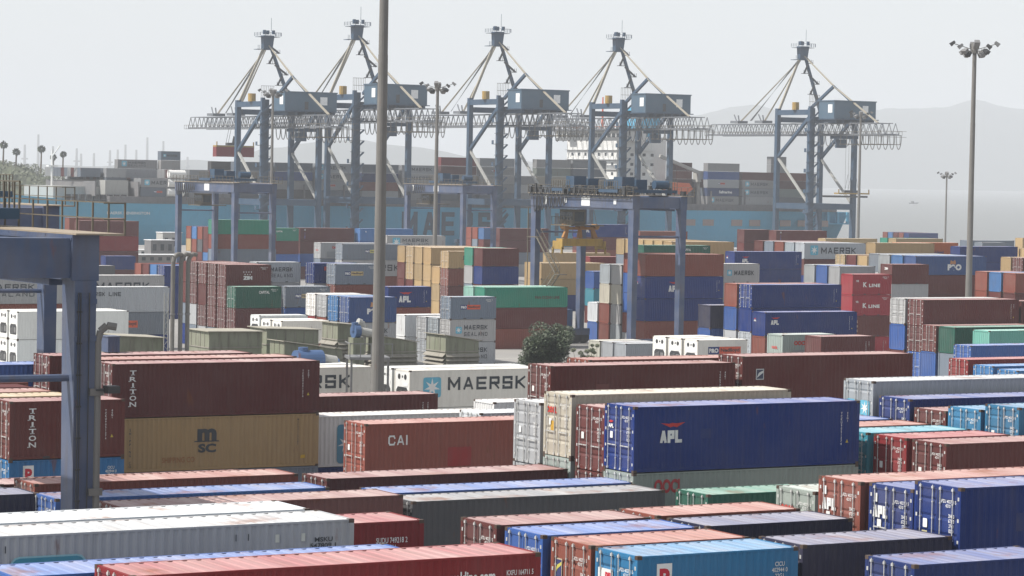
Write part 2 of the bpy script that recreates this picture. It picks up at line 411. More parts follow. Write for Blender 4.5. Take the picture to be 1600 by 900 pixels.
def block_text(s, w, h, th=.2, gap=.28):
    """bold squared lettering from strokes, each a hair proud of the one before"""
    key = ('blk', s, round(w, 2), round(h, 2), th)
    if key in TXT: return TXT[key]
    wd = {'I': .3, ' ': .7, 'M': 1.2}
    tot = sum(wd.get(c, 1) for c in s)+gap*(len(s)-1); u = w/tot; x = 0; t = th*h; mb = MB(); lay = 0
    for c in s:
        cw = wd.get(c, 1)*u
        for (a, b), (p, q) in STROKES.get(c, []):
            A = Vector((x+t/2+a*(cw-t), t/2+b*(h-t))); B = Vector((x+t/2+p*(cw-t), t/2+q*(h-t)))
            if c == 'I': A.x = B.x = x+cw/2
            d = (B-A).normalized(); nn = Vector((-d.y, d.x))*t/2
            A2 = A-d*t/2; B2 = B+d*t/2
            if abs(d.x) > .1 and abs(d.y) > .1: A2, B2 = A-d*t*.5, B+d*t*.5
            P = [A2-nn, B2-nn, B2+nn, A2+nn]; ax0, ax1 = x, x+cw
            mb.poly([(min(max(v.x, ax0), ax1), -.0004*lay, min(max(v.y, 0), h)) for v in P]); lay = (lay+1) % 7
        x += cw+gap*u
    TXT[key] = mb.mesh('lettering'); return TXT[key]
def flat(pts, name='emblem'):
    key = (name, tuple((round(a, 3), round(b, 3)) for a, b in pts))
    if key not in TXT:
        mb = MB(); mb.poly([(a, 0, b) for a, b in pts]); TXT[key] = mb.mesh(name)
    return TXT[key]
def rrect(w, h, r):
    o = []
    for cx, cz, t0 in ((w-r, r, -90), (w-r, h-r, 0), (r, h-r, 90), (r, r, 180)):
        o += [(cx+r*math.cos(rad(t0+k*30)), cz+r*math.sin(rad(t0+k*30))) for k in range(4)]
    return o
def star(cx, cz, R, n=7, q=.36):
    return [(cx+(R if k % 2 == 0 else R*q)*math.sin(math.pi*k/n), cz+(R if k % 2 == 0 else R*q)*math.cos(math.pi*k/n)) for k in range(2*n)]
WHT = (.72,.72,.70); BLK = (.045,.055,.065); STAR = (.13,.42,.56); RED = (.45,.03,.03)
def side(p, me, x, z, col, lay=0):     # on the near long side
    o = link(me.name, me, M_letter, p, col); o.location = (x, .006-.003*(lay+1) if lay >= 0 else .0095, z); return o
def door(p, me, y, z, col, lay=0):     # on the -X end, reading towards the viewer's right = -Y
    o = link(me.name, me, M_letter, p, col); o.rotation_euler = (0, 0, -math.pi/2); o.location = (-.006-.003*lay, y, z); return o
def idcode(p, X, H, col=WHT, s='402731 5', n=1):
    side(p, text_mesh(s+'\n22G1', .95, .30, .01), X-1.4, H-.60, col)
def vert_id(p, X, H, col=WHT):
    side(p, text_mesh('\n'.join('TCKU9051374'), .09, 1.5, .02), X-1.05, H-2.0, col)
    side(p, text_mesh('\n'.join('45G1'), .09, .45, .02), X-.72, H-.95, col)
    side(p, flat([(0,0),(.16,0),(.08,.16)]), X-.76, H-1.9, (.5,.4,.05))
def door_id(p, H):
    door(p, text_mesh('APZU 402731 5\n4210', .85, .26, .01), 1.08, H-.72, WHT)
    door(p, text_mesh('30480\n67200\n3740\n8250', .3, .62, .01), .62, H-1.55, WHT)
    door(p, flat(rrect(.22, .3, .03)), 1.95, H-1.5, WHT)
def marks(p, k, X, H, cname):
    if k == 'triton': 
        for i, c in enumerate('TRITON'): side(p, text_mesh(c, .10 if c == 'I' else .38, .26, .02), 1.0+(.14 if c == 'I' else 0), H-.62-i*.335, WHT)
        for i, c in enumerate('TRITON'):      # slab serifs
            w = .46 if c != 'O' else 0
            if c in 'TI': side(p, flat([(0,0),(.22,0),(.22,.04),(0,.04)]), 1.07, H-.62-i*.335, WHT)
            if c in 'RN': side(p, flat([(0,0),(.16,0),(.16,.04),(0,.04)]), .93, H-.62-i*.335, WHT)
        vert_id(p, X, H)
    elif k == 'go':
        marks(p, 'triton', X, H, cname)
    elif k == 'msc':
        big = X > 7; x = 4.95 if big else 2.55; s = 1 if big else .95
        side(p, text_mesh('m', 1.12*s, .66*s, .05), x, H-1.32*s, BLK)
        side(p, flat([(0,0),(1.5*s,0),(1.45*s,.06),(.05,.06)]), x-.2, H-1.37*s, BLK)
        side(p, text_mesh('SC', 1.05*s, .48*s, .045), x+.05, H-1.95*s, BLK)
        if big:
            side(p, text_mesh('\n'.join('MEDITERRANEAN'), .13, 2.3, .02), .62, .25, BLK)
            side(p, text_mesh('\n'.join('SHIPPING CO'), .13, 2.1, .02), 1.0, .25, BLK)
            side(p, text_mesh('\n'.join('MSCU4519387'), .08, 1.45, .02), X-1.3, H-1.7, BLK)
            side(p, text_mesh('SHIPPING CO', 1.9, .3, .02), 2.9, .45, (.30,.14,.06))
            side(p, flat([(0,0),(.3,.02),(.28,.2),(.02,.18)]), X-1.1, .45, (.55,.35,.04))
        else: idcode(p, X, H, BLK)
    elif k in ('apl', 'apl2', 'aplsmall'):
        x, z, s = {'apl': (1.35, H-1.62, 1.0), 'apl2': (3.6, H-2.0, 1.5), 'aplsmall': (.75, H-1.35, .9)}[k]
        if X < 7: x, z, s = 1.5, H-1.95, 1.45
        side(p, block_text('APL', 1.15*s, .55*s, .27, .1), x, z, WHT)
        side(p, flat([(0,.20*s),(.28*s,.09*s),(.52*s,.0),(.66*s,.05*s),(.85*s,0),(1.05*s,.10*s),(1.3*s,.22*s),(.8*s,.17*s),(.62*s,.20*s),(.45*s,.16*s)]), x+.02, z+.68*s, RED)
        vert_id(p, X, H)
        door(p, text_mesh('APL', .42, .18, .06), 2.1, H-1.05, WHT); door(p, flat([(0,.06),(.2,0),(.42,.08),(.2,.12)]), 2.1, H-.83, RED)
    elif k == 'cai':
        side(p, block_text('CAI', 1.15, .52, .17, .2), 1.35, H-1.15, WHT)
        for x, z, w, h in ((4.9,.55,1.4,1.0), (9.7,H-1.05,1.3,.42), (10.6,.9,.9,1.3)): side(p, flat([(0,0),(w,0),(w,h),(0,h)]), x, z, (.30,.035,.035))
    elif k == 'klinecom':
        side(p, text_mesh('www.kline.com', 1.8, .33, .03), 8.95, H-.74, WHT); side(p, text_mesh('KXFU 164711 5\n22G1', .85, .34, .01), X-1.08, H-.78, WHT)
    elif k == 'kline':
        side(p, text_mesh('K', .6, .62, .04), 1.65, H-1.62, WHT); side(p, text_mesh('LINE', 1.75, .42, .05, 1.15), 2.55, H-1.62, WHT)
        side(p, text_mesh('WB', .42, .26, .03), .55, H-.98, WHT); idcode(p, X, H)
    elif k == 'maersk' or k == 'maerskseal':
        big = X > 7; q = 1.0 if big else .62
        x0 = 1.2 if big else .75; sq = 1.55*q if big else .8
        side(p, flat(rrect(sq, sq, .18*q)), x0, H/2-sq*.42, STAR); side(p, flat(star(sq/2, sq/2, sq*.46)), x0, H/2-sq*.42, WHT, 1)
        if k == 'maersk': side(p, block_text('MAERSK', 6.9*q if big else 3.2, 1.0*q if big else .62), x0+sq+.6*q, H/2-.42*q+(.3 if cname == 're' else 0), BLK)
        else:
            side(p, block_text('MAERSK', 5.4*q if big else 3.1, .62*q if big else .52), x0+sq+.5*q, H/2+.12, BLK)
            side(p, block_text('SEALAND', 5.4*q if big else 3.1, .52*q if big else .44, .15, .45), x0+sq+.5*q, H/2-.62, BLK)
    elif k == 'mline':
        side(p, block_text('MAERSK LINE', 4.6, .46), 1.6, H-1.05, BLK)
    elif k == 'maerskbox':
        side(p, flat(rrect(2.3, 2.0, .28)), 1.35, .28, (.28,.52,.56)); side(p, flat(rrect(2.2, 1.9, .25)), 1.4, .33, (.05,.27,.36), 1); side(p, flat(star(1.1, .85, .9)), 1.4, .33, WHT, 2)
        side(p, text_mesh('MSKU\n547809 1\n4310', .85, .5, .02), X-1.45, H-1.0, BLK)
        for x in (.5, 1.2, 8.3, 8.7): side(p, text_mesh('1', .03, .2, .03), x, H-.5, BLK)
        for x in (X-2.6, X-1.75): side(p, flat([(0,0),(.13,0),(.13,.24),(0,.24)]), x, H-.6, (.6,.62,.55))
    elif k in ('starside', 'starsm'):
        sx = 2.0 if X > 7 else 1.2
        side(p, flat(rrect(1.1, 2.2, .2)), sx, .2, (.08,.25,.36)); side(p, flat(star(.55, 1.1, .5)), sx, .2, WHT, 1)
    elif k == 'stardoor':
        for y in (2.2, 1.05): door(p, flat(rrect(.78, .75, .1)), y, H-1.75, STAR); door(p, flat(star(.39, .37, .34)), y, H-1.75, WHT, 1)
    elif k in ('pil', 'pilside'):
        x = .72
        side(p, flat([(0,0),(.56,0),(.56,.95),(0,.95)]), x, H-1.22, WHT); side(p, text_mesh('P', .38, .62, .05), x+.1, H-1.04, (.5,.03,.05), 1)
        side(p, text_mesh('CICU\n402944 0\n22G1', .6, .52, .01), X-1.0, H-.95, WHT)
        door(p, flat([(0,0),(.85,0),(.85,.5),(0,.5)]), 2.25, H-1.1, WHT); door(p, text_mesh('PIL', .42, .3, .06), 1.83, H-1.0, (.5,.03,.05), 1)
    elif k == 'oocl':
        side(p, text_mesh('OOCL', 1.5, .62, .045, .95), 1.1, H-.92, (.42,.03,.04))
    elif k == 'ooclside':
        side(p, text_mesh('OOCL', 1.45 if X < 7 else 1.6, .42, .07, .95), 1.3 if X < 7 else 2.1, H-1.0, (.5,.06,.05)); side(p, flat([(0,0),(2.3,0),(2.3,.9),(0,.9)]), 1.2, .25, (.26,.28,.29))
        door(p, text_mesh('OOCL', .9, .24, .06), 1.7, H-1.35, (.5,.06,.05))
    elif k == 'oocldoor':
        door(p, text_mesh('OOCL', .85, .30, .07), 2.15, H-.95, (.5,.05,.04)); door(p, flat([(0,0),(.3,0),(.3,.45),(0,.45)]), 1.8, H-1.75, (.55,.32,.03)); door_id(p, H)
    elif k == 'capdoor':
        door(p, text_mesh('CAPITAL', .85, .24, .04), 2.15, H-.85, WHT); door(p, text_mesh('CRXU 219436 2', .85, .2, .02), 1.1, H-.95, WHT)
    elif k == 'capital':
        side(p, text_mesh('CAPITAL', 1.4, .34, .03, 1.05), (3.1 if X < 7 else 7.2), H-.85, WHT); idcode(p, X, H)
    elif k == 'doorapl':
        door(p, block_text('APL', .8, .42, .27, .1), 2.2, H-1.15, WHT); door_id(p, H)
        door(p, flat([(0,0),(.13,0),(.13,.3),(0,.3)]), 2.1, H-.62, WHT)
    elif k == 'dooridb': door_id(p, H); door(p, flat([(0,0),(.28,0),(.28,.4),(0,.4)]), 2.0, H-2.0, (.45,.42,.25))
    elif k == 'idred': side(p, text_mesh('SUDU 749218 2\n4511', 1.15, .42, .012), X-1.75, H-.95, WHT)
    elif k == 'idmid': side(p, text_mesh('MSKU 809315 1\n4510', 2.3, .62, .03), X-4.1, H-1.35, WHT)
    elif k == 'idtop': side(p, text_mesh('TRLU 581968', 1.9, .2, .02), X-3.6, H-.75, WHT)
    elif k == 'idr': vert_id(p, X, H)
    elif k == 'idl': side(p, text_mesh('R', .3, .3, .05), 1.2, H-.8, WHT)
    elif k in ('florens', 'florens2'):
        if k == 'florens':
            door(p, flat([(0,0),(.42,0),(.42,.72),(0,.72)]), 2.15, H-1.35, (.5,.42,.3)); door(p, flat([(0,0),(.36,0),(.36,.58),(0,.58)]), 2.12, H-1.25, (.03,.04,.14), 1)
            door(p, flat([(0,.06),(.1,.26),(.36,.42),(.36,.52),(.1,.40),(0,.22)]), 2.12, H-1.25, (.55,.5,.1), 2); door(p, text_mesh('FLORENS', .8, .12, .02), 2.15, H-1.6, WHT)
            door_id(p, H)
        else:
            side(p, flat([(0,0),(.55,0),(.55,.62),(0,.62)]), .95, H-1.35, (.5,.5,.5)); side(p, flat([(.05,.05),(.5,.05),(.5,.57),(.05,.57)]), .95, H-1.35, (.05,.06,.1), 1); side(p, flat([(.05,.1),(.5,.4),(.5,.52),(.2,.4)]), .95, H-1.35, (.6,.6,.58), 2)
    elif k in ('cma', 'cma2'):
        x = 2.2 if k == 'cma' else 1.0
        if k == 'cma2': x = 4.0-.6
        side(p, flat([(0,0),(.35,.42),(.8,.74),(1.5,.95),(1.75,.88),(1.75,1.0),(1.55,1.08),(.95,.98),(.38,.68),(.08,.28)][::1]), x+.1, H-1.75, (.42,.45,.50)) 
        side(p, text_mesh('CMA', 2.2, .95, .12, 1.0), x-.65, H-2.75, (.42,.45,.50))
    elif k == 'po':
        x = 2.3 if X < 7 else 5.5
        side(p, text_mesh('P&O', 1.75 if X < 7 else 2.4, .66 if X < 7 else .85, .07), x, H-1.95, WHT)
        side(p, flat([(0,0),(.5,.1),(.95,0),(1.0,.3),(.85,.62),(.5,.42),(.1,.6)]), x+.4, H-1.15, (.45,.22,.10))
    elif k.startswith('ponl'):
        col = {'ponlred': (.62,.10,.05), 'ponltan': (.55,.42,.2), 'ponlyel': (.62,.6,.2), 'ponlsm': (.55,.45,.25)}[k]
        a, b, h = (.85, 1.75, .52)
        x = 1.35 if X < 7 else 4.1
        if k == 'ponlred' and cname == 're': x, a, b = 1.3, 1.35, 2.6; h = .75
        side(p, flat([(0,0),(a,0),(a,h),(0,h)]), x, H-1.45, (.03,.05,.17)); side(p, text_mesh('P&O', a*.85, h*.6, .06), x+a*.07, H-1.45+h*.2, WHT, 1)
        side(p, flat([(0,0),(b,0),(b,h),(0,h)]), x+a, H-1.45, col); side(p, text_mesh('Nedlloyd', b*.88, h*.62, .04), x+a+b*.06, H-1.45+h*.17, (.06,.05,.05), 1)
        if X < 7: idcode(p, X, H)
    elif k == 'nedl': side(p, flat([(0,0),(2.4,0),(2.4,.8),(0,.8)]), 5.9, H-1.75, (.6,.12,.06)); side(p, text_mesh('Nedlloyd', 2.1, .5, .04), 6.05, H-1.6, (.08,.05,.05), 1)
    elif k == 'zim':
        side(p, text_mesh('ZIM', 1.25, .46, .08), 2.3, H-1.85, WHT)
        for j in range(2):
            for i in range(4-j): side(p, flat(star(.1, .1, .12, 5, .4)), 2.3+.34*i+.17*j, H-1.0-.3*j, WHT)
        idcode(p, X, H)
    elif k == 'zimend': door(p, text_mesh('ZIM', .75, .3, .06), 1.6, H-.75, WHT)
    elif k == 'tex': side(p, text_mesh('t\ne\nx', .22, 1.5, .03), .75, H-2.0, (.5,.4,.3))
    elif k == 'text2': side(p, text_mesh('\n'.join('K LINE'), .2, 1.9, .05), 1.0, H-2.15, (.16,.18,.5)); side(p, flat([(0,0),(.3,0),(.3,.3),(0,.3)]), .95, H-.55, WHT)
    elif k == 'seaco': side(p, text_mesh('SeaCo', 1.9, .4, .06), 2.6, H-.95, WHT); side(p, flat([(0,0),(.6,0),(.6,.2),(0,.2)]), 1.9, H-.8, (.3,.04,.04))
    elif k == 'mm': side(p, text_mesh('M', .7, .95, .04), 3.0, H-1.9, (.42,.47,.47))
    elif k == 'pan': side(p, text_mesh('PAN OCEAN LINE', 3.6, .38, .03), 7.4, H-1.5, (.10,.03,.03))
    elif k == 'hapag': side(p, text_mesh('Hapag-Lloyd', 3.9, .62, .04), 5.2, H-1.95, (.04,.06,.16)); side(p, flat([(0,0),(.45,0),(.7,.75),(.2,.75)]), 3.9, H-1.95, (.04,.06,.25))
    elif k == 'redpatch': side(p, flat([(0,0),(1.2,0),(1.2,.5),(0,.5)]), 1.4, H-.95, (.5,.06,.05)); side(p, text_mesh('K', .4, .4, .05), 2.9, H-.9, WHT)
MARKW = {'triton':'with white vertical letters','msc':'with black stacked lettering','apl':'with red emblem','apl2':'with red emblem','aplsmall':'with small white lettering','cai':'with red repaired patches','klinecom':'with white web address','kline':'with white serif lettering','maersk':'with star emblem','maerskseal':'with two-line lettering','mline':'with thin black lettering','maerskbox':'with big star square','pil':'with red P square','pilside':'with red P square','oocl':'with red lettering','ooclside':'with small red lettering','oocldoor':'with red door lettering','capdoor':'with white door lettering','capital':'with white serif lettering','doorapl':'with white door lettering','cma':'with grey swoosh','cma2':'with grey swoosh','po':'with white lettering and flag','ponlred':'with blue and red panel','ponltan':'with blue and tan panel','ponlyel':'with blue and yellow panel','ponlsm':'with blue and cream panel','nedl':'with red name panel','zim':'with white stars','seaco':'with white lettering','mm':'with grey lettering','pan':'with dark lettering','hapag':'with dark blue lettering','tex':'with small vertical lettering','stardoor':'with stars on the doors','starside':'with blue star panel','florens':'with emblem on the door','florens2':'with small square emblem'}
rndc = random.Random(11)
def make_container(X0, Y0, z0, L, tok, label, dim=1.0, group=None):
    cname, mark, hk, end = tok.split(':')[:4]
    base, word = PAL[cname]; X = LEN[L]; H = HGT[hk]; ms = cmeshes(L, hk, end)
    v = rndc.uniform(.86, 1.14); t = rndc.uniform(-.05, .05)
    col = tuple(max(.005, c*v*dim*(1+t*(i-1))) for i, c in enumerate(base))
    p = thing('shipping_container', label, 'container', (X0, Y0, z0), 0, group)
    link('frame', ms['frame'], [M_paint, M_cast, M_black], p, col)
    link('side_wall', ms['side'], M_paint, p, col); link('side_wall', ms['side2'], M_paint, p, col)
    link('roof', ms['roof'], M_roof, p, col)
    link('end_wall', ms['back'], M_paint, p, col)
    if end == 'p': link('end_wall', ms['front'], M_door, p, col)
    if end == 'r': link('cooling_unit', ms['unit'], [M_white, M_black, M_steel, M_sign], p, col)
    if end == 'd':
        for s in (0, 1):
            d = link('door', ms['door%d' % s], [M_door, M_gasket, M_bar], p, col)
            for k in (0, 1): link('locking_bar', ms['bar%d%d' % (s, k)], M_bar, d)
        if Y0 < 150 and mark not in ('doorapl','oocldoor','capdoor','dooridb','florens','stardoor'): door_id(p, H)
    if mark: marks(p, mark, X, H, cname)
    if Y0 < 160 and z0 > 2.5 and cname not in ('ca',) and rndc.random() < .75:      # repaired panels, painted over in a slightly different tone
        for _ in range(rndc.choice([1, 2, 3])):
            n = round((X-.32)/.278); pw = .278*rndc.choice([2, 3, 4]); ph = rndc.uniform(.35, 1.0)
            q = rndc.choice([.78, .88, 1.18, 1.3]); px0 = .16+.278*rndc.randrange(8, n-8)
            side(p, flat([(0,0),(pw,0),(pw,ph),(0,ph)], 'repair_patch'), px0, rndc.uniform(.25, H-.6-ph), tuple(c*q for c in col), -1)
    return p

SHIP_REST = [0, 5, 8, 9, 13, 14, 15, 16, 17, 18, 33, 34, 38, 39, 43, 47, 48, 49, 50, 51, 55, 56, 57, 60, 61, 62, 64, 78, 79, 80, 81, 82, 83, 84]
STACKS = [
('f1',28.50,67.90,11.56,40,'rd:klinecom:h:d','long red container in the very front row with white web address lettering'),
('f1',26.40,70.75,11.28,40,'bl::h:d','long blue container just behind the front red one, only its roof showing'),
('f1',27.10,76.50,11.58,40,'gy:maerskbox:h:d','long grey container with a large teal star panel and bright white roof'),
('f1',27.00,79.30,11.58,40,'wh::h:d','long white container behind the grey one, only its bright roof showing'),
('f1',38.70,82.15,10.67,20,'rd:idred:s:d','short bright red container beyond the right end of the long grey one'),
('f1',47.65,73.75,10.36,20,'lb:pil:h:d','short sky blue container with a red P on a white square, bottom edge'),
('f1',47.65,76.45,10.36,20,'ru:florens:s:d','short rust red container with a dark blue and yellow emblem on its door'),
('f1',47.55,79.25,10.36,20,'bl::s:d','short blue container with a patchy pale roof between two red ones'),
('f1',47.50,82.15,10.36,20,'br::s:d','short brown container at the back of the four short ones in front'),
('f2',54.00,82.40,10.36,20,'ru::s:d','short container with a pale pink roof behind the dark swoosh containers'),
('f2',54.00,79.35,10.36,20,'dk:cma2:s:d','short midnight blue container, the back one of two with a grey swoosh'),
('f2',54.10,74.05,10.36,20,'dk:cma:h:d','short midnight blue container, the front one with large grey letters and swoosh'),
('f2',54.10,68.35,10.45,20,'nv::h:d','short navy container with a pale roof in the bottom right corner'),
('f2',60.35,73.90,11.96,40,'nv:dooridb:h:d nv::h:d','tall navy container at the right edge, nearest of the three door ends|*'),
('f2',60.60,76.72,11.60,40,'nv:doorapl:s:d','navy container with white door lettering between a rust red and a navy one'),
('f2',60.45,79.45,11.58,40,'ru:doorapl:h:d','rust red container with white door lettering beside the navy door ends'),
('b2',38.50,98.90,8.90,20,'lb::s:d','*'),
('b2',42.40,102.00,8.98,40,'ru2::h:d','long dusty brown container behind the bright white roofs'),
('b2',42.20,104.95,8.42,40,'mi::h:d','*'),
('b2',42.00,107.85,8.69,40,'bl::h:d','long container with a lavender blue roof right of the near gantry leg'),
('b2',43.15,113.20,8.69,40,'ru:idtop:h:d','long rust brown container in front of the tan one with black letters'),
('b2',29.90,110.00,8.69,40,'dk::h:p','long midnight blue container, on top, in the second row block'),
('b2',29.70,113.00,8.60,40,'dk2::h:p','*'),
('b2',43.00,116.90,8.30,40,'br::h:d','first long dark brown container from the left, on top, in the second row block'),
('b2',55.00,101.95,8.69,40,'dg:idmid:h:d','long charcoal container with a cream grey roof in front centre'),
('b2',55.40,105.00,8.69,40,'bl::h:d','long container with a lavender blue roof behind the charcoal one'),
('b2',55.60,110.90,8.69,40,'br::h:d','long brown container lying in front of the faded red patched one'),
('b2',67.90,99.75,8.69,20,'dn:capdoor:s:d','short dark green container with white door lettering below the large navy one'),
('f2',62.60,85.00,10.57,20,'gg:oocldoor:s:d','short grey green container with red door lettering left of the rust red doors'),
('b2',67.50,104.95,11.98,40,'nv:apl:h:d gg:oocl:h:d','large navy container with red wing emblem and white letters, centre right|grey green container under the large navy one, with round red letters'),
('b2',67.80,107.85,11.69,40,'br::h:d br::h:d','dark brown container whose doors show left of the large navy one|long dark brown container, second down, in the second row block'),
('b2',67.90,110.85,12.05,40,'cr:oocldoor:h:d gg::h:d','cream container with dirty doors, red letters and an orange square|long grey green container, second down, in the second row block'),
('b2',68.00,113.75,11.45,40,'gy::h:d gy::h:d','grey container whose doors show left of the cream one|*'),
('b2',81.10,100.40,10.36,40,'br::h:d br::h:d','dark maroon container reaching the right edge, in front of red roofs|*'),
('b2',81.10,103.25,10.36,20,'rd::h:d','short red container beside the maroon one at the right'),
('b2',81.10,106.15,10.36,20,'te::h:d','short teal container, on top, in the second row block'),
('b2',81.10,109.10,10.36,20,'ru::h:d','short rust red container, on top, in the second row block'),
('b2',81.10,112.10,10.36,20,'bl::h:d','short blue container, on top, in the second row block'),
('b2',80.30,116.20,10.00,20,'te::h:d te::h:d','*|*'),
('b2',87.60,103.20,11.60,20,'lb::h:d','second short sky blue container from the left, on top, in the second row block'),
('b2',87.60,105.95,11.28,20,'lb::h:d','first short sky blue container from the left, on top, in the second row block'),
('b2',87.60,108.55,11.00,20,'br::s:d','short dark brown container, on top, in the second row block'),
('b2',87.60,111.35,11.36,40,'nv::h:d','long navy container just in front of the grey one with star doors'),
('b2',87.60,114.30,12.03,40,'gy:stardoor:h:d','long grey container with white roof and teal star squares on its doors'),
('b3',49.70,133.90,10.36,20,'br:triton:h:d lb2:pilside:h:d','short maroon container with vertical white letters at the left edge|bright blue container with a red P under the short maroon one'),
('b3',48.20,136.90,10.36,20,'tn::s:d','short tan container, on top, in the block behind, left of centre'),
('b3',48.20,139.77,10.36,20,'ru::s:d','short rust red container, on top, in the block behind, left of centre'),
('b3',48.20,142.64,10.36,20,'br::s:d','*'),
('b3',49.00,145.60,10.36,20,'ru::s:d','*'),
('b3',58.10,141.30,11.58,40,'br:triton:h:d tn:msc:h:d','long maroon container with vertical white letters, standing on the tan one|long tan container with a black m over two letters'),
('b3',58.10,144.20,11.62,40,'ru::h:d br::h:d','first long rust red container from left, on top, in the block behind|*'),
('b3',57.30,148.30,11.58,40,'br:go:h:d br::h:d','maroon container behind the near gantry leg, behind the one on the tan|*'),
('b3',54.60,151.60,10.90,20,'bl::h:d','short blue container, on top, in the block behind, left of centre'),
('b3',68.10,131.50,8.96,40,'ca:cai:h:d br::h:d','faded red container with square white letters and bright red patches|*'),
('b3',71.00,144.40,8.20,40,'wh:starside:h:d','white container with a tall teal star panel behind the faded red one'),
('b3',71.20,151.60,8.69,40,'br:idr:h:d','dark maroon container between the white star panel and white refrigerated ones'),
('b3',80.70,134.00,11.58,40,'br:idr:h:d br::h:d','long dark maroon container in the centre, behind the cream roof|*'),
('b3',85.40,137.60,11.60,40,'ru::h:d','second long rust red container from left, on top, in the block behind'),
('b3',93.60,134.30,11.89,40,'br:florens2:h:d br::h:d','long dark maroon container with a small square emblem, right of centre|*'),
('b3',80.00,140.40,8.50,20,'wh::h:d','first short white container from the left, on top, in the block behind, left of centre'),
('b3',84.60,146.90,8.50,20,'wh::h:p','second short white container from the left, on top, in the block behind, left of centre'),
('r4',103.40,192.50,6.90,40,'re:maersk:h:r re::h:r','white refrigerated container with teal star and big dark letters by the mast|*'),
('r4',103.40,195.37,6.90,40,'re::h:r re::h:r','long white refrigerated container, on top, near the mast|*'),
('r4',87.20,190.80,7.40,40,'re:maersk:h:r','white refrigerated container left of the thick mast, last letters showing'),
('r4',87.20,193.67,7.40,40,'re::h:r','*'),
('r4',120.50,195.00,6.90,40,'re::h:r','*'),
('m5',160.40,238.05,5.79,20,'re:ponlred:h:r','short white refrigerated container with blue and red panel, on top, beyond the long brown container'),
('m5',160.40,240.92,5.79,20,'re::h:r','second short white refrigerated container from the left, on top, beyond the long brown container'),
('m5',160.40,243.79,5.79,20,'re::h:r','first short white refrigerated container from the left, on top, beyond the long brown container'),
('m5',153.95,214.58,7.77,20,'gg:ooclside:s:p gg::s:p','short grey green container with small red lettering, on top, beyond the long brown container|*'),
('m5',153.83,208.52,7.95,20,'br:idr:s:p br::s:p','short dark brown container, on top, beyond the long brown container|*'),
('m6',148.20,181.00,7.77,40,'rd::s:d','long red container, on top, in the right middle yard'),
('m6',148.20,177.90,7.45,40,'lb2::s:d','first long bright blue container from the left, on top, in the right middle yard'),
('m6',148.20,174.90,7.30,40,'lb2::s:d','second long bright blue container from the left, on top, in the right middle yard'),
('m6',166.50,203.00,7.30,40,'bl::s:d','long blue container, on top, in the right middle yard'),
('m6',178.08,224.61,10.36,40,'br:idr:s:d br::s:d bl::s:d','first long dark brown container from the left, on top, in the right middle yard|second long dark brown container from the left, second down, in the right middle yard|long blue container, third down, in the right middle yard'),
('m6',178.08,227.48,10.36,40,'gy::s:d bl::s:p br::s:p','long grey container, on top, in the right middle yard|second long blue container from the left, second down, in the right middle yard|*'),
('m6',190.77,224.84,10.15,40,'br::s:p br::s:p','third long dark brown container from the left, on top, in the right middle yard|*'),
('m6',177.63,219.08,7.95,40,'dn:mm:s:p','long dark green container with grey lettering, on top, in the right middle yard'),
('m6',177.63,221.95,7.95,40,'br::s:d bl::s:p','second long dark brown container from the left, on top, in the right middle yard|third long blue container from the left, second down, in the right middle yard'),
('m6',176.91,213.02,7.96,40,'mi2::s:p','long pale green container, on top, in the right middle yard'),
('m6',216.59,287.30,10.36,20,'rd2:kline:s:p rd2:kline:s:p br:tex:s:p rd2:idr:s:p','short crimson container with white serif lettering, on top, in the right middle yard|short crimson container with white serif lettering, second down, in the right middle yard|short dark brown container with small vertical lettering, third down, in the right middle yard|short crimson container, fourth down, in the right middle yard'),
('m6',231.23,298.33,11.20,20,'br:zimend:s:p','short dark brown container, on top, in the right middle yard'),
('m6',242.17,307.32,12.00,40,'nv2:po:s:p br:text2:s:p br::s:p','long dark blue container with white lettering and flag, on top, in the right middle yard|first long dark brown container from the left, second down, in the right middle yard|*'),
('m6',242.17,310.19,12.00,40,'bl2::s:p br::s:p','long mid blue container, on top, in the right middle yard|*'),
('m6',242.17,313.06,12.00,40,'gy2::s:p gy::s:p','long mid grey container, on top, in the right middle yard|*'),
('m6',253.17,329.67,11.58,40,'gb::s:p gy::s:p','long blue grey container, on top, in the right middle yard|*'),
('m6',234.58,314.15,10.36,20,'gy::s:p gy::s:p','short grey container, on top, in the right middle yard|*'),
('m6',234.58,317.02,10.36,20,'bl::s:p','short blue container, on top, in the right middle yard'),
('m6',234.58,319.89,10.36,20,'gy2::s:p gy::s:p','short mid grey container, on top, in the right middle yard|*'),
('m6',181.54,259.02,10.36,40,'nv:idr:s:d nv::s:p gy::s:d','long navy blue container, on top, in the right middle yard|long navy blue container, second down, in the right middle yard|long grey container, third down, in the right middle yard'),
('m6',181.54,261.89,10.36,40,'ru::s:p bl::s:p gy::s:d','long rust red container, on top, in the right middle yard|first long blue container from the left, second down, in the right middle yard|*'),
('m6',177.82,251.10,7.77,40,'nv:aplsmall:s:p ru::s:p','long navy blue container with small white lettering, on top, in the right middle yard|long rust red container, second down, in the right middle yard'),
('m6',180.86,266.02,7.77,20,'dk:seaco:s:p bl::s:p','short midnight blue container with white lettering, on top, in the right middle yard|short blue container, second down, in the right middle yard'),
('m6',244.75,289.74,10.36,20,'ru::s:p br::s:p','second short rust red container from the left, on top, in the right middle yard|short dark brown container, second down, in the right middle yard'),
('m6',244.75,292.61,10.36,20,'bl2::s:p br::s:p','short mid blue container, on top, in the right middle yard|*'),
('m6',244.75,295.48,10.36,20,'ru::s:p ru::s:p','first short rust red container from the left, on top, in the right middle yard|*'),
('m6',271.88,357.08,10.36,20,'tn::s:p','*'),
('m6',271.88,359.95,10.36,20,'br::s:p','*'),
('m6',271.88,362.82,10.36,20,'tn::s:d','short tan container, on top, in the right middle yard'),
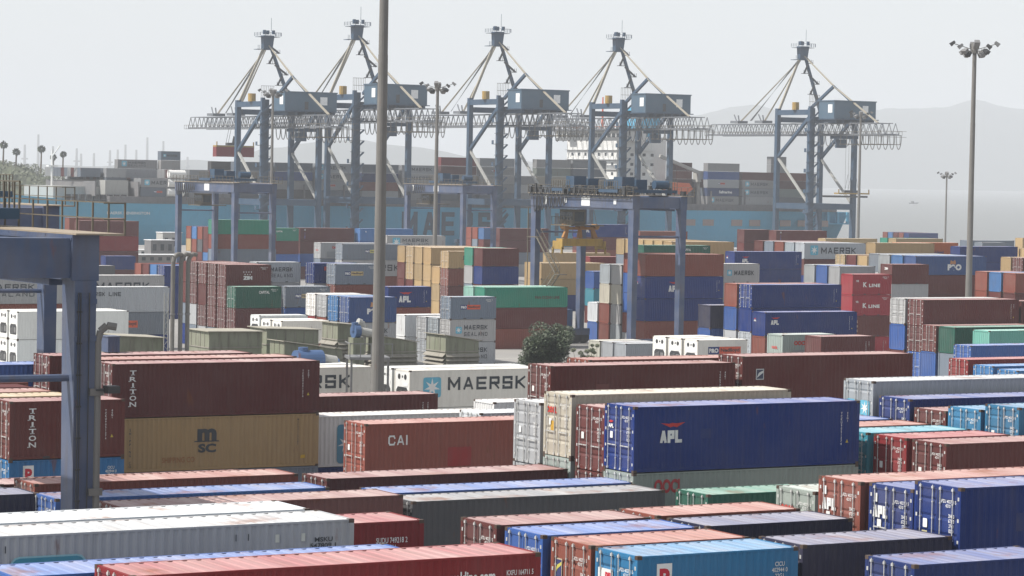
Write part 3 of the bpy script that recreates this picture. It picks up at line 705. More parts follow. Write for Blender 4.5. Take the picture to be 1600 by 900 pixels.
('m6',296.91,347.00,10.36,40,'ru::s:p','*'),
('m6',296.91,349.87,10.36,40,'br::s:d','fourth long dark brown container from the left, on top, in the right middle yard'),
('m6',296.91,352.74,10.36,40,'tn::s:p','long tan container, on top, in the right middle yard'),
('m6',338.24,391.07,10.36,20,'tn::s:p','*'),
('m6',338.24,393.94,10.36,20,'tn::s:p','*'),
('m6',338.24,396.81,10.36,20,'tn::s:p','*'),
('m6',338.24,399.68,10.36,20,'tn::s:p','*'),
('m6',338.24,402.55,10.36,20,'tn::s:p','*'),
('m6',338.24,405.42,10.36,20,'tn::s:p','*'),
('c7',201.90,312.00,12.00,40,'ru::h:p nv:apl2:h:p nv::h:p ru::h:p','second long rust red container from the left, on top, around the centre gantry|long navy blue container with red emblem, second down, around the centre gantry|long navy blue container, third down, around the centre gantry|second long rust red container from the left, fourth down, around the centre gantry'),
('c7',201.90,314.90,12.00,40,'ru::s:p bl::s:p bl::s:p ru::s:p','*|*|*|*'),
('c7',201.90,317.80,10.36,40,'gy::s:p cr::s:p gy::s:p gy2::s:p','long grey container, on top, around the centre gantry|second long cream container from the left, second down, around the centre gantry|long grey container, third down, around the centre gantry|long mid grey container, fourth down, around the centre gantry'),
('c7',201.90,320.70,10.36,40,'gy2::s:p cr::s:p ru::s:p ru::s:p','first long mid grey container from the left, on top, around the centre gantry|first long cream container from the left, second down, around the centre gantry|long rust red container, third down, around the centre gantry|first long rust red container from the left, fourth down, around the centre gantry'),
('c7',201.90,323.60,5.18,40,'wh::s:p bl::s:p','long white container, on top, around the centre gantry|long blue container, second down, around the centre gantry'),
('c7',179.25,280.87,2.59,20,'gy::s:p','second short grey container from the left, on top, around the centre gantry'),
('c7',179.25,283.74,2.59,20,'gy::s:p','first short grey container from the left, on top, around the centre gantry'),
('c7',179.25,286.61,2.59,20,'cr::s:p','short cream container, on top, around the centre gantry'),
('c7',227.49,338.39,9.50,20,'tn::s:p tn::s:p tn::s:p','*|*|*'),
('c7',219.14,319.60,10.50,20,'gy:maersk:s:p gy::s:p','short grey container with star emblem, on top, around the centre gantry|*'),
('c7',237.50,367.62,11.58,40,'dn:capital:s:p','long dark green container with white serif lettering, on top, around the centre gantry'),
('c7',254.18,410.00,8.40,40,'rd::s:p br::s:p','long red container, on top, around the centre gantry|*'),
('c7',225.76,362.99,7.77,20,'bl::s:p te::s:p','short blue container, on top, around the centre gantry|short teal container, second down, around the centre gantry'),
('c7',256.44,388.65,11.58,40,'tn::h:p tn::h:p','fourth long tan container from the left, on top, around the centre gantry|*'),
('c7',256.44,391.52,11.58,40,'tn::s:p','*'),
('c7',256.44,394.39,11.58,40,'tn::s:p','*'),
('c7',256.44,397.26,11.58,40,'tn::s:p','*'),
('c7',256.44,400.13,11.58,40,'tn::s:p','*'),
('c7',256.44,403.00,11.58,40,'tn::s:p','third long tan container from the left, on top, around the centre gantry'),
('c7',307.47,500.44,12.00,40,'nv:apl:s:p br::s:p','first long navy blue container from left with red emblem, on top, around the centre gantry|first long dark brown container from the left, second down, around the centre gantry'),
('c7',332.67,516.60,10.36,40,'ru::s:p','first long rust red container from the left, on top, around the centre gantry'),
('c7',237.13,397.33,7.77,40,'tn::s:p tn::s:p','first long tan container from the left, on top, around the centre gantry|long tan container, second down, around the centre gantry'),
('c7',237.13,400.20,7.77,40,'tn::s:p tn::s:p','*|*'),
('c7',254.43,423.38,8.60,40,'tn::s:p','second long tan container from the left, on top, around the centre gantry'),
('c7',242.05,349.97,11.20,40,'nv:apl:s:p nv::s:p','second long navy blue container from left with red emblem, on top, around the centre gantry|long navy blue container, second down, around the centre gantry'),
('c7',323.69,464.87,12.00,20,'br::s:p','short dark brown container, on top, around the centre gantry'),
('c7',326.89,458.57,12.00,40,'br:text2:s:p','second long dark brown container from the left, on top, around the centre gantry'),
('c7',271.71,373.36,11.90,40,'gy:maersk:s:p br::s:p','long grey container with star emblem, on top, around the centre gantry|second long dark brown container from the left, second down, around the centre gantry'),
('c7',271.71,376.23,11.90,40,'gy2::s:p','second long mid grey container from the left, on top, around the centre gantry'),
('c7',271.71,379.10,11.90,40,'ru::s:p','third long rust red container from the left, on top, around the centre gantry'),
('c7',271.71,381.97,11.90,40,'gb::s:p','first long blue grey container from the left, on top, around the centre gantry'),
('c7',271.71,384.84,11.90,40,'br::s:p','first long dark brown container from the left, on top, around the centre gantry'),
('c7',287.71,375.73,11.90,40,'tn::s:p','sixth long tan container from the left, on top, around the centre gantry'),
('c7',295.04,378.57,11.90,40,'or:hapag:s:p','long orange container with dark blue lettering, on top, around the centre gantry'),
('c7',299.91,369.11,11.58,40,'nv::s:p','second long navy blue container from the left, on top, around the centre gantry'),
('c7',324.14,438.70,11.00,40,'tn::s:p','fifth long tan container from the left, on top, around the centre gantry'),
('c7',363.54,467.97,10.36,40,'tn::s:p','seventh long tan container from the left, on top, around the centre gantry'),
('c7',363.54,470.84,10.36,40,'gn::s:p','*'),
('c7',372.62,456.20,10.36,40,'gb::s:p','second long blue grey container from the left, on top, around the centre gantry'),
('c7',364.81,442.11,10.36,20,'gb::s:p','short blue grey container, on top, around the centre gantry'),
('c7',587.14,749.09,5.18,40,'nv::s:p','first long navy blue container from the left, on top, around the centre gantry'),
('c7',587.14,751.96,5.18,40,'ru::s:p','*'),
('c7',587.14,754.83,5.18,40,'br::s:p','*'),
('c7',587.14,757.70,5.18,40,'bl2::s:p','*'),
('c7',587.14,760.57,5.18,40,'ru::s:p','*'),
('c7',405.46,477.98,10.36,20,'tn::s:p','*'),
('c8',203.41,357.34,11.30,20,'br::s:p nv::s:p br::s:p','fourth short dark brown container from the left, on top, in the left middle yard|short navy blue container, second down, in the left middle yard|*'),
('c8',203.41,360.21,11.30,20,'gn::s:p gy::s:p','short green container, on top, in the left middle yard|second short grey container from the left, second down, in the left middle yard'),
('c8',206.96,373.75,10.36,20,'tn:msc:s:d ru::s:d br::s:d br::s:d','short tan container with black stacked lettering, on top, in the left middle yard|third short rust red container from the left, second down, in the left middle yard|fourth short dark brown container from the left, third down, in the left middle yard|*'),
('c8',213.36,390.96,10.36,40,'tn::s:p tn::s:p tn::s:p tn::s:p','fourth long tan container from the left, on top, in the left middle yard|third long tan container from the left, second down, in the left middle yard|*|*'),
('c8',213.36,393.83,10.36,40,'tn::s:p tn::s:p tn::s:p','third long tan container from the left, on top, in the left middle yard|second long tan container from the left, second down, in the left middle yard|*'),
('c8',213.36,396.70,10.36,40,'tn::s:d tn::s:d br::s:p','second long tan container from the left, on top, in the left middle yard|first long tan container from the left, second down, in the left middle yard|*'),
('c8',213.36,399.57,10.36,40,'tn::s:p br::s:p br::s:p','first long tan container from the left, on top, in the left middle yard|third long dark brown container from the left, second down, in the left middle yard|*'),
('c8',209.27,380.63,7.77,20,'tn::s:p tn::s:p tn::s:p','short tan container, on top, in the left middle yard|short tan container, second down, in the left middle yard|*'),
('c8',159.97,288.23,7.77,20,'gb:ponlred:s:d gy:maerskseal:s:d gy:maerskseal:s:d','short blue grey container with blue and red panel, on top, in the left middle yard|second short grey container from left with two-line lettering, second down, in the left middle yard|short grey container with two-line lettering, third down, in the left middle yard'),
('c8',159.97,291.10,5.18,20,'gy2::s:d gy::s:d','short mid grey container, on top, in the left middle yard|*'),
('c8',159.97,293.97,5.18,20,'gy::s:d gy::s:d','second short grey container from the left, on top, in the left middle yard|first short grey container from the left, second down, in the left middle yard'),
('c8',159.58,298.49,5.18,20,'wh::s:p wh::s:p','second short white container from the left, on top, in the left middle yard|*'),
('c8',178.04,312.10,7.77,40,'gn:pan:s:p br::s:p ru::s:p','long green container with dark lettering, on top, in the left middle yard|fourth long dark brown container from the left, second down, in the left middle yard|long rust red container, third down, in the left middle yard'),
('c8',178.04,314.97,7.77,40,'mi::s:p','long mint green container, on top, in the left middle yard'),
('c8',165.91,314.83,7.77,20,'nv:apl:s:p ru::s:p','short navy blue container with red emblem, on top, in the left middle yard|second short rust red container from the left, second down, in the left middle yard'),
('c8',147.30,288.94,7.77,20,'nv2:po:h:d gy:maerskseal:s:d','short dark blue container with white lettering and flag, on top, in the left middle yard|first short grey container from left with two-line lettering, second down, in the left middle yard'),
('c8',147.30,291.81,7.77,20,'lb2::h:d gy::s:d','short bright blue container, on top, in the left middle yard|*'),
('c8',147.30,294.68,7.77,20,'gy::s:d','first short grey container from the left, on top, in the left middle yard'),
('c8',147.30,297.55,7.77,20,'wh::s:d rd::s:d','first short white container from the left, on top, in the left middle yard|*'),
('c8',161.55,320.86,10.36,20,'gb:ponltan:s:d ru::s:d gb::s:d','short blue grey container with blue and tan panel, on top, in the left middle yard|first short rust red container from the left, second down, in the left middle yard|*'),
('c8',160.22,324.11,10.36,20,'nv:redpatch:s:d gy::s:d','second short navy blue container from the left, on top, in the left middle yard|*'),
('c8',153.92,327.45,10.36,20,'gy:maerskseal:s:d gy::s:d','short grey container with two-line lettering, on top, in the left middle yard|*'),
('c8',207.41,409.56,10.36,40,'gb:ponlyel:s:d gy:maersk:s:d','long blue grey container with blue and yellow panel, on top, in the left middle yard|long grey container with star emblem, second down, in the left middle yard'),
('c8',206.85,416.24,10.36,40,'gy:ooclside:s:d','long grey container with small red lettering, on top, in the left middle yard'),
('c8',240.60,518.54,10.36,40,'gn:capital:s:p br::s:p bl::s:p','long green container with white serif lettering, on top, in the left middle yard|first long dark brown container from the left, second down, in the left middle yard|first long blue container from the left, third down, in the left middle yard'),
('c8',210.28,465.51,12.95,40,'gn::s:p','long green container, on top, in the left middle yard'),
('c8',254.52,521.50,10.36,40,'br:text2:s:p br::s:p bl::s:p','second long dark brown container from the left, on top, in the left middle yard|second long dark brown container from the left, second down, in the left middle yard|second long blue container from the left, third down, in the left middle yard'),
('c8',267.35,520.01,10.36,40,'bl2:idl:s:p bl::s:p','long mid blue container, on top, in the left middle yard|*'),
('c8',244.46,464.81,10.36,40,'gy:maerskseal:s:p','second long grey container from left with two-line lettering, on top, in the left middle yard'),
('c8',307.91,533.60,10.36,40,'br::s:p br::s:p','third long dark brown container from the left, on top, in the left middle yard|fifth long dark brown container from the left, second down, in the left middle yard'),
('c8',319.70,561.22,9.80,20,'bl2::s:p','short mid blue container, on top, in the left middle yard'),
('c8',319.70,564.09,9.80,20,'ru::s:p','*'),
('c8',319.70,566.96,9.80,20,'ru::s:p','*'),
('c8',243.18,541.29,9.90,40,'br::s:p br::s:p bl2::s:p','*|*|*'),
('c8',243.18,544.16,9.90,40,'ru::s:p dg::s:p','*|*'),
('c8',243.18,547.03,9.90,40,'bl2::s:p ru::s:p','*|*'),
('c8',243.18,549.90,9.90,40,'ru::s:p tn::s:p','*|*'),
('c8',204.10,513.75,11.58,40,'br::h:p rd::h:p br::h:p nv::h:p','first long dark brown container from the left, on top, in the left middle yard|long red container, second down, in the left middle yard|long dark brown container, third down, in the left middle yard|*'),
('c8',212.92,541.31,11.58,40,'ru::h:p','long rust red container, on top, in the left middle yard'),
('c8',205.74,504.38,5.18,20,'nv::s:p','first short navy blue container from the left, on top, in the left middle yard'),
('c8',181.39,455.23,5.18,20,'dg::s:p','short charcoal container, on top, in the left middle yard'),
('c8',166.28,385.24,7.77,40,'nv::s:d nv::s:p','long navy blue container, on top, in the left middle yard|*'),
('c8',166.28,388.11,7.77,40,'bl2::s:d','*'),
('c8',166.28,390.98,7.77,40,'br::s:d','*'),
('c8',166.28,393.85,7.77,40,'ru::s:d','*'),
('c8',145.48,318.39,10.36,20,'br:zim:s:d br::s:d br::s:d','short dark brown container with white stars, on top, in the left middle yard|fourth short dark brown container from the left, second down, in the left middle yard|third short dark brown container from the left, third down, in the left middle yard'),
('c8',145.48,321.26,10.36,20,'br::s:d br::s:d br::s:d','third short dark brown container from the left, on top, in the left middle yard|third short dark brown container from the left, second down, in the left middle yard|second short dark brown container from the left, third down, in the left middle yard'),
('c8',145.48,324.13,10.36,20,'br::s:d br::s:p br::s:d','second short dark brown container from the left, on top, in the left middle yard|second short dark brown container from the left, second down, in the left middle yard|first short dark brown container from the left, third down, in the left middle yard'),
('c8',145.48,327.00,10.36,20,'br::s:d br::s:d','first short dark brown container from the left, on top, in the left middle yard|first short dark brown container from the left, second down, in the left middle yard'),
('c8',145.48,329.87,10.36,20,'br::s:d br::s:d','*|*'),
('c8',143.99,312.30,7.95,20,'dn:capital:s:d br::s:d','short dark green container with white serif lettering, on top, in the left middle yard|fifth short dark brown container from the left, second down, in the left middle yard'),
('c8',152.70,316.69,7.77,20,'gb:ponlsm:s:d bl::s:d','short blue grey container with blue and cream panel, on top, in the left middle yard|short blue container, second down, in the left middle yard'),
('c8',105.95,301.53,9.50,40,'gy:maerskseal:h:p ru::h:p','first long grey container from left with two-line lettering, on top, in the left middle yard|long rust red container, second down, in the left middle yard'),
('c8',120.18,305.11,8.30,40,'gy:mline:h:p gb:nedl:s:p','long grey container with thin black lettering, on top, in the left middle yard|long blue grey container with red name panel, second down, in the left middle yard'),
('c8',126.72,321.79,8.95,40,'gy:maersk:h:p','long grey container with star emblem, on top, in the left middle yard'),
('c8',104.10,278.61,7.00,40,'re::h:r re::h:r','second long white refrigerated container from the left, on top, in the left middle yard|second long white refrigerated container from the left, second down, in the left middle yard'),
('c8',104.10,281.48,7.00,40,'re::h:r re::h:r','first long white refrigerated container from the left, on top, in the left middle yard|first long white refrigerated container from the left, second down, in the left middle yard'),
('c8',138.80,288.72,5.18,20,'re::s:r','third short white refrigerated container from the left, on top, in the left middle yard'),
('c8',138.80,291.59,5.18,20,'re:starsm:s:r','second short white refrigerated container from the left, on top, in the left middle yard'),
('c8',138.80,294.46,5.50,20,'re::s:r','first short white refrigerated container from the left, on top, in the left middle yard'),
]
GROUPS = {'f1': 'containers in the nearest rows', 'f2': 'containers in the right foreground', 'b2': 'containers in the second block', 'b3': 'containers in the third block', 'r4': 'white refrigerated containers', 'm5': 'containers beyond the third block', 'm6': 'containers in the right middle yard', 'c7': 'containers around the centre gantry', 'c8': 'containers in the left middle yard'}
# ------------------------------------------------------------------ container ship
M_blower = paint_mat('blower_blue', base=(.06,.11,.22), rust=.5)
M_boom = paint_mat('boom_grey_paint', base=(.15,.165,.185), rust=.4, dirt=.4)
SX0, SX1, SY0, SY1, DK = 276.0, 570.0, 757.0, 796.0, 11.6
def hull_half(x):      # half breadth factor at deck / waterline
    t = (x-SX0)/(SX1-SX0)
    dk = min(1, (max(0, t)/.13)**.62) if t < .13 else (1 if t < .93 else 1-.12*(t-.93)/.07)
    wl = min(1, (max(0, t-.02)/.22)**.8) if t < .24 else (1 if t < .82 else max(.25, 1-.75*((t-.82)/.18)**1.6))
    return dk, wl
ship = thing('container_ship', 'long pale blue container ship moored behind the quay cranes', 'ship', ((SX0+SX1)/2, (SY0+SY1)/2, -3))
def on_ship(mb): 
    off = Vector(((SX0+SX1)/2, (SY0+SY1)/2, -3)); mb.v = [tuple(Vector(p)-off) for p in mb.v]; return mb
mb = MB(); mc = (SY0+SY1)/2; hb = (SY1-SY0)/2; nx = 60
secs = []
for i in range(nx+1):
    x = SX0+(SX1-SX0)*i/nx; d, wl = hull_half(x); t = i/nx
    top = DK+(2.6*max(0, 1-t/.14)**1.2)
    pts = []
    for q in (0, .3, .6, 1.0):
        b = wl+(d-wl)*q**.8; pts.append((x-(6*(q) if i == 0 else 0), mc-hb*max(.01, b), -3.5+(top+3.5)*q))
    secs.append(pts)
for a, b in zip(secs, secs[1:]):
    for k in range(3):
        mb.cur = 1 if k == -1 else 0
        mb.poly([a[k], b[k], b[k+1], a[k+1]])
        m1 = [(x, 2*mc-y, z) for x, y, z in (a[k], a[k+1], b[k+1], b[k])]; mb.poly(m1)
    mb.poly([a[3], b[3], (b[3][0], 2*mc-b[3][1], b[3][2]), (a[3][0], 2*mc-a[3][1], a[3][2])])
e = secs[-1]; mb.poly([e[0], (e[0][0], 2*mc-e[0][1], e[0][2]), (e[3][0], 2*mc-e[3][1], e[3][2]), e[3]])
part(on_ship(mb), 'hull', [M_hull, M_hullred], ship)
mb = MB()      # hatch coaming strip above the hull, lashing bridges and rail
mb.box(SX0+34, SX1-6, SY0+.6, SY1-.6, DK+.004, DK+2.0)
for i in range(0, 20):
    x = SX0+30+i*13.05
    if x < SX1-20: mb.box(x-.5, x-.1, SY0+.5, SY1-.5, DK+2.0, DK+6.2)
for i in range(120):
    x = SX0+22+i*2.2; mb.box(x, x+.12, SY0+.1, SY0+.2, DK, DK+1.1)
mb.box(SX0+22, SX1-8, SY0+.1, SY0+.2, DK+1.05, DK+1.15)
M_hatch = paint_mat('hatch_paint', base=(.15,.15,.155), rust=.5, dirt=.4)
part(on_ship(mb), 'hatch_coaming', M_hatch, ship)
mb = MB()
for x in (504, 511, 522, 529, 541, 548, 556): mb.box(x, x+4.2, SY0-.08, SY0+.05, 6.8, 8.8)
part(on_ship(mb), 'hull_opening', paint_mat('hull_opening_paint', base=(.30,.24,.22)), ship)
lt = link('lettering', block_text('MAERSK LINE', 64, 7.0, .2, .42), M_letter, ship, (.045,.08,.12)); lt.location = (403.0-(SX0+SX1)/2, SY0-.1-(SY0+SY1)/2, 3.2+3)
bw = link('lettering', text_mesh('MAERSK KENSINGTON', 13, .8, .03), M_letter, ship, (.55,.6,.6)); bw.location = (309-(SX0+SX1)/2, SY0-.12-(SY0+SY1)/2, 8.5+3)
# bow bulwark and forecastle
mb = MB(); mb.box(296, 310, SY0+8, SY1-8, DK+1.0, DK+4.6); mb.box(310, 317, SY0+4, SY1-4, DK+.4, DK+6.5)
part(on_ship(mb), 'forecastle', M_crlight, ship)
mb = MB()
for k in range(9): mb.box(298+k*2.1, 299.3+k*2.1, SY0+3, SY0+4.4, DK+.5, DK+2.4)
part(on_ship(mb), 'winch', M_black, ship)
mb = MB(); mb.tube((300, mc, DK), (300, mc, DK+15), .35); mb.beam((300, mc, DK+13), (300, mc-6, DK+16), .25); mb.box(298.6, 301.4, mc-1, mc+1, DK+10, DK+10.4)
part(on_ship(mb), 'foremast', M_white, ship)
# accommodation block
AX0, AX1 = 479.0, 495.5
sup = MB(); 
sup.box(AX0, AX1-3, SY0+1, SY0+31, DK, 33)
for k in range(6): sup.box(AX0-.5, AX1-2.5, SY0+.6, SY0+31.4, DK+3.4+k*3.0, DK+3.55+k*3.0)
sup.box(AX0+1, AX1-7, SY0-1, SY1+1, 33, 36.0); sup.box(AX0+.5, AX1-6.5, SY0-1.2, SY1+1.2, 36, 36.4)
sup.box(AX1-3, AX1+7, SY0+9, SY1-9, DK, 34.5)
acc = part(on_ship(sup), 'accommodation_block', M_white, ship)
mb = MB()
for k in range(6):
    z = DK+1.7+k*3.0
    for x in (AX0+2, AX0+5, AX0+9.5, AX0+12.5): mb.box(x, x+1.1, SY0+.93, SY0+.99, z, z+.9)
    for y in range(7): mb.box(AX0-.06, AX0-.0, SY0+3+y*4, SY0+4.2+y*4, z, z+.9)
for y in range(14): mb.box(AX0+.93, AX0+.99, SY0+1.0+y*2.7, SY0+3.1+y*2.7, 34.1, 35.3)
part(on_ship(mb), 'window', M_glass, ship)
mb = MB(); mb.box(AX1, AX1+8, SY0+14, SY1-14, 34.5, 44); mb.tube((AX1+3, mc-2, 44), (AX1+3, mc-2, 46.5), .8); mb.tube((AX1+5, mc+1, 44), (AX1+5, mc+1, 46.5), .8)
part(on_ship(mb), 'funnel', M_hull, ship)
mb = MB(); mb.tube((AX0+6, mc, 36), (AX0+6, mc, 47), .4, .2); mb.box(AX0+5.5, AX0+6.5, mc-4, mc+4, 42, 42.3); mb.box(AX0+5, AX0+7, mc-2.2, mc+2.2, 44.5, 44.9)
for y in range(24): mb.box(AX0+.6, AX0+.7, SY0-1+y*1.7, SY0-.9+y*1.7, 36.4, 37.5)
mb.box(AX0+.6, AX0+.7, SY0-1, SY1+1, 37.4, 37.5)
part(on_ship(mb), 'radar_mast', M_orange, ship)
mb = MB(); 
pts = [(AX1+2+(i/8)*7, 20+1.2*math.sin(math.pi*i/8)) for i in range(9)]
mb.prism([(AX1+2, 18.2), (AX1+4, 16.6), (AX1+10, 16.6), (AX1+12.5, 18.4), (AX1+11, 20.2), (AX1+3, 20.4)], SY0+1.4, SY0+4.2)
part(on_ship(mb), 'lifeboat', M_orange, ship)
mb = MB(); mb.tube((AX1+18, SY0+6, DK), (AX1+18, SY0+6, DK+9), .9); mb.box(AX1+16.4, AX1+19.6, SY0+4.5, SY0+7.5, DK+9, DK+12.5); mb.beam((AX1+17, SY0+5, DK+12), (AX1+2, SY0+5, DK+17), .8, 1.0)
part(on_ship(mb), 'provision_crane', M_crlight, ship)
mb = MB(); mb.box(551, 569, SY0+.3, SY1-.3, DK-4.0, DK-3.6)
for x in (552, 556, 560, 564, 568): mb.box(x, x+.8, SY0+.2, SY0+1, DK-4, DK)
part(on_ship(mb), 'stern_platform', M_hull, ship)

# deck containers: the row at the rail, then inner rows as high
S20 = 6.06
SHIP = []   # (x, y offset, tier, length, colour, mark)
rs = random.Random(21)
def ship_bay(x, L, tiers, y=1.0, z0=DK+2.0):
    z = z0
    for t in tiers:
        if t: SHIP.append((x, SY0+y, z, L, t))
        z += 2.62
ship_bay(311.5, 20, ['', 'gb:-', 'gy:-'], 7); ship_bay(304.5, 20, ['', '', 'gb:-'], 9)
ship_bay(319.5, 40, ['gb:ponlred', 'gy:maersk', '', ''], 1.0)
ship_bay(317.0, 40, ['', 'tn:-', 'gy:-', 'gy:maerskseal'], 12)
ship_bay(334.5, 20, ['gy:-', 'gb:-', 'gy:-'], 1.0); ship_bay(329.5, 20, ['', '', '', 'gy:-', 'gb:maersk'], 10)
ship_bay(341.3, 20, ['gy:-', 'br:-', 'br:-'], 1.0); ship_bay(348.5, 40, ['gb:-', 'gy:-', 'nv2:-', 'gb:-'], 1.0); ship_bay(343.5, 40, ['', '', '', 'dg:-'], 6)
ship_bay(361.5, 40, ['dg:-', 'gy:-', 'bl:-', 'gb:-'], 1.0)
ship_bay(374.5, 40, ['gb:-', 'gy:ponlred', 'gy:maersk', 'gy:maersk'], 1.0)
ship_bay(390.0, 40, ['gy:-', 'ru:-', 'nv:-', 'gb:-'], 1.0)
ship_bay(403.3, 40, ['nv2:-', 'gy:maersk', 'gy:maersk', 'gy:maersk'], 1.0)
ship_bay(416.6, 40, ['gb:-', 'gy:ponlred', 'gy:-', 'br:-', 'rd:-'], 1.0)
ship_bay(430.0, 40, ['gb:-', 'gy:-', 'gy:-', 'gy:ponlred', 'gy:-'], 1.0)
ship_bay(443.3, 20, ['gy:-', 'wh:-', 'gy:-'], 1.0)
ship_bay(450.0, 40, ['gy:-', 'wh:-', 'cr:-', 'gg:-', 'gy:-'], 1.0)
ship_bay(462.9, 40, ['gb:-', 'nv2:-', 'gy:-', 'gb:-', 'gy:-'], 1.0)
ship_bay(506.5, 20, ['gy:-', 'bl:-', 'br:-', 'ru:-', 'ru:-'], 9.0)
ship_bay(513.2, 40, ['gy:maersk', 'nv2:saf', 'gy:ponlred', 'bl:-', 'gy:-'], 1.0)
ship_bay(526.6, 40, ['gy:-', 'gy:maersk', 'gy:maersk', 'br:-'], 1.0)
ship_bay(540.0, 40, ['gb:-', 'gg:-', 'br:-', 'ru:-'], 1.0)
ship_bay(545.5, 20, ['', '', 're:-', 're:-', 're:maersk', 're:maersk'], 12)
ship_bay(553.0, 40, ['', 'gy:maersk', 'gy:-', 'gy:maersk'], 14)
ship_rest = []
for i, (x, y, z, L, t) in enumerate(SHIP):
    if i in SHIP_REST: ship_rest.append((x, y, z, L, t.split(':')[0])); continue
    lv = int(round((z-DK-2)/2.62)); cn, mk = t.split(':')
    POS = ['bottom', 'second', 'third', 'fourth', 'fifth', 'sixth']
    where = 'near the bow' if x < 345 else ('left of the ship bridge' if x < 470 else 'right of the ship bridge')
    bayn = 1+len({a[0] for a in SHIP if a[0] < x-.5 and (('near the bow' if a[0] < 345 else ('left of the ship bridge' if a[0] < 470 else 'right of the ship bridge')) == where)})
    ordn = ['first','second','third','fourth','fifth','sixth','seventh','eighth','ninth','tenth'][bayn-1]
    lab = '%s container in the %s tier, %s bay %s' % (PAL[cn][1], POS[lv], ordn, where)
    tok = '%s:%s:s:%s' % (cn, mk if mk not in ('-', 'saf') else '', 'p')
    p = make_container(x, y, z, L, tok, lab, group='containers on the ship', dim=.72)
    if mk == 'saf': side(p, text_mesh('Safmarine', 5, .9, .04), 4.5, .9, WHT)
# tank containers near the bow
for k in range(3):
    p = thing('tank_container', 'white tank container, %s of the three on the bow deck' % ['lowest', 'middle', 'topmost'][k], 'tank', (327.0+.2*k, SY0-.4, DK+2+2.62*k), 0, 'tank containers on the ship')
    mb = MB(); mb.tube((.5, 1.2, 1.3), (5.5, 1.2, 1.3), 1.12, n=16); part(mb, 'tank', M_white, p)
    mb = MB()
    for a in (0, 5.9):
        for b in (0, 2.3): mb.box(a, a+.12, b, b+.12, 0, 2.58)
        mb.box(a, a+.12, .12, 2.3, 0, .12); mb.box(a, a+.12, .12, 2.3, 2.46, 2.58)
    part(mb, 'tank_frame', M_steel, p)

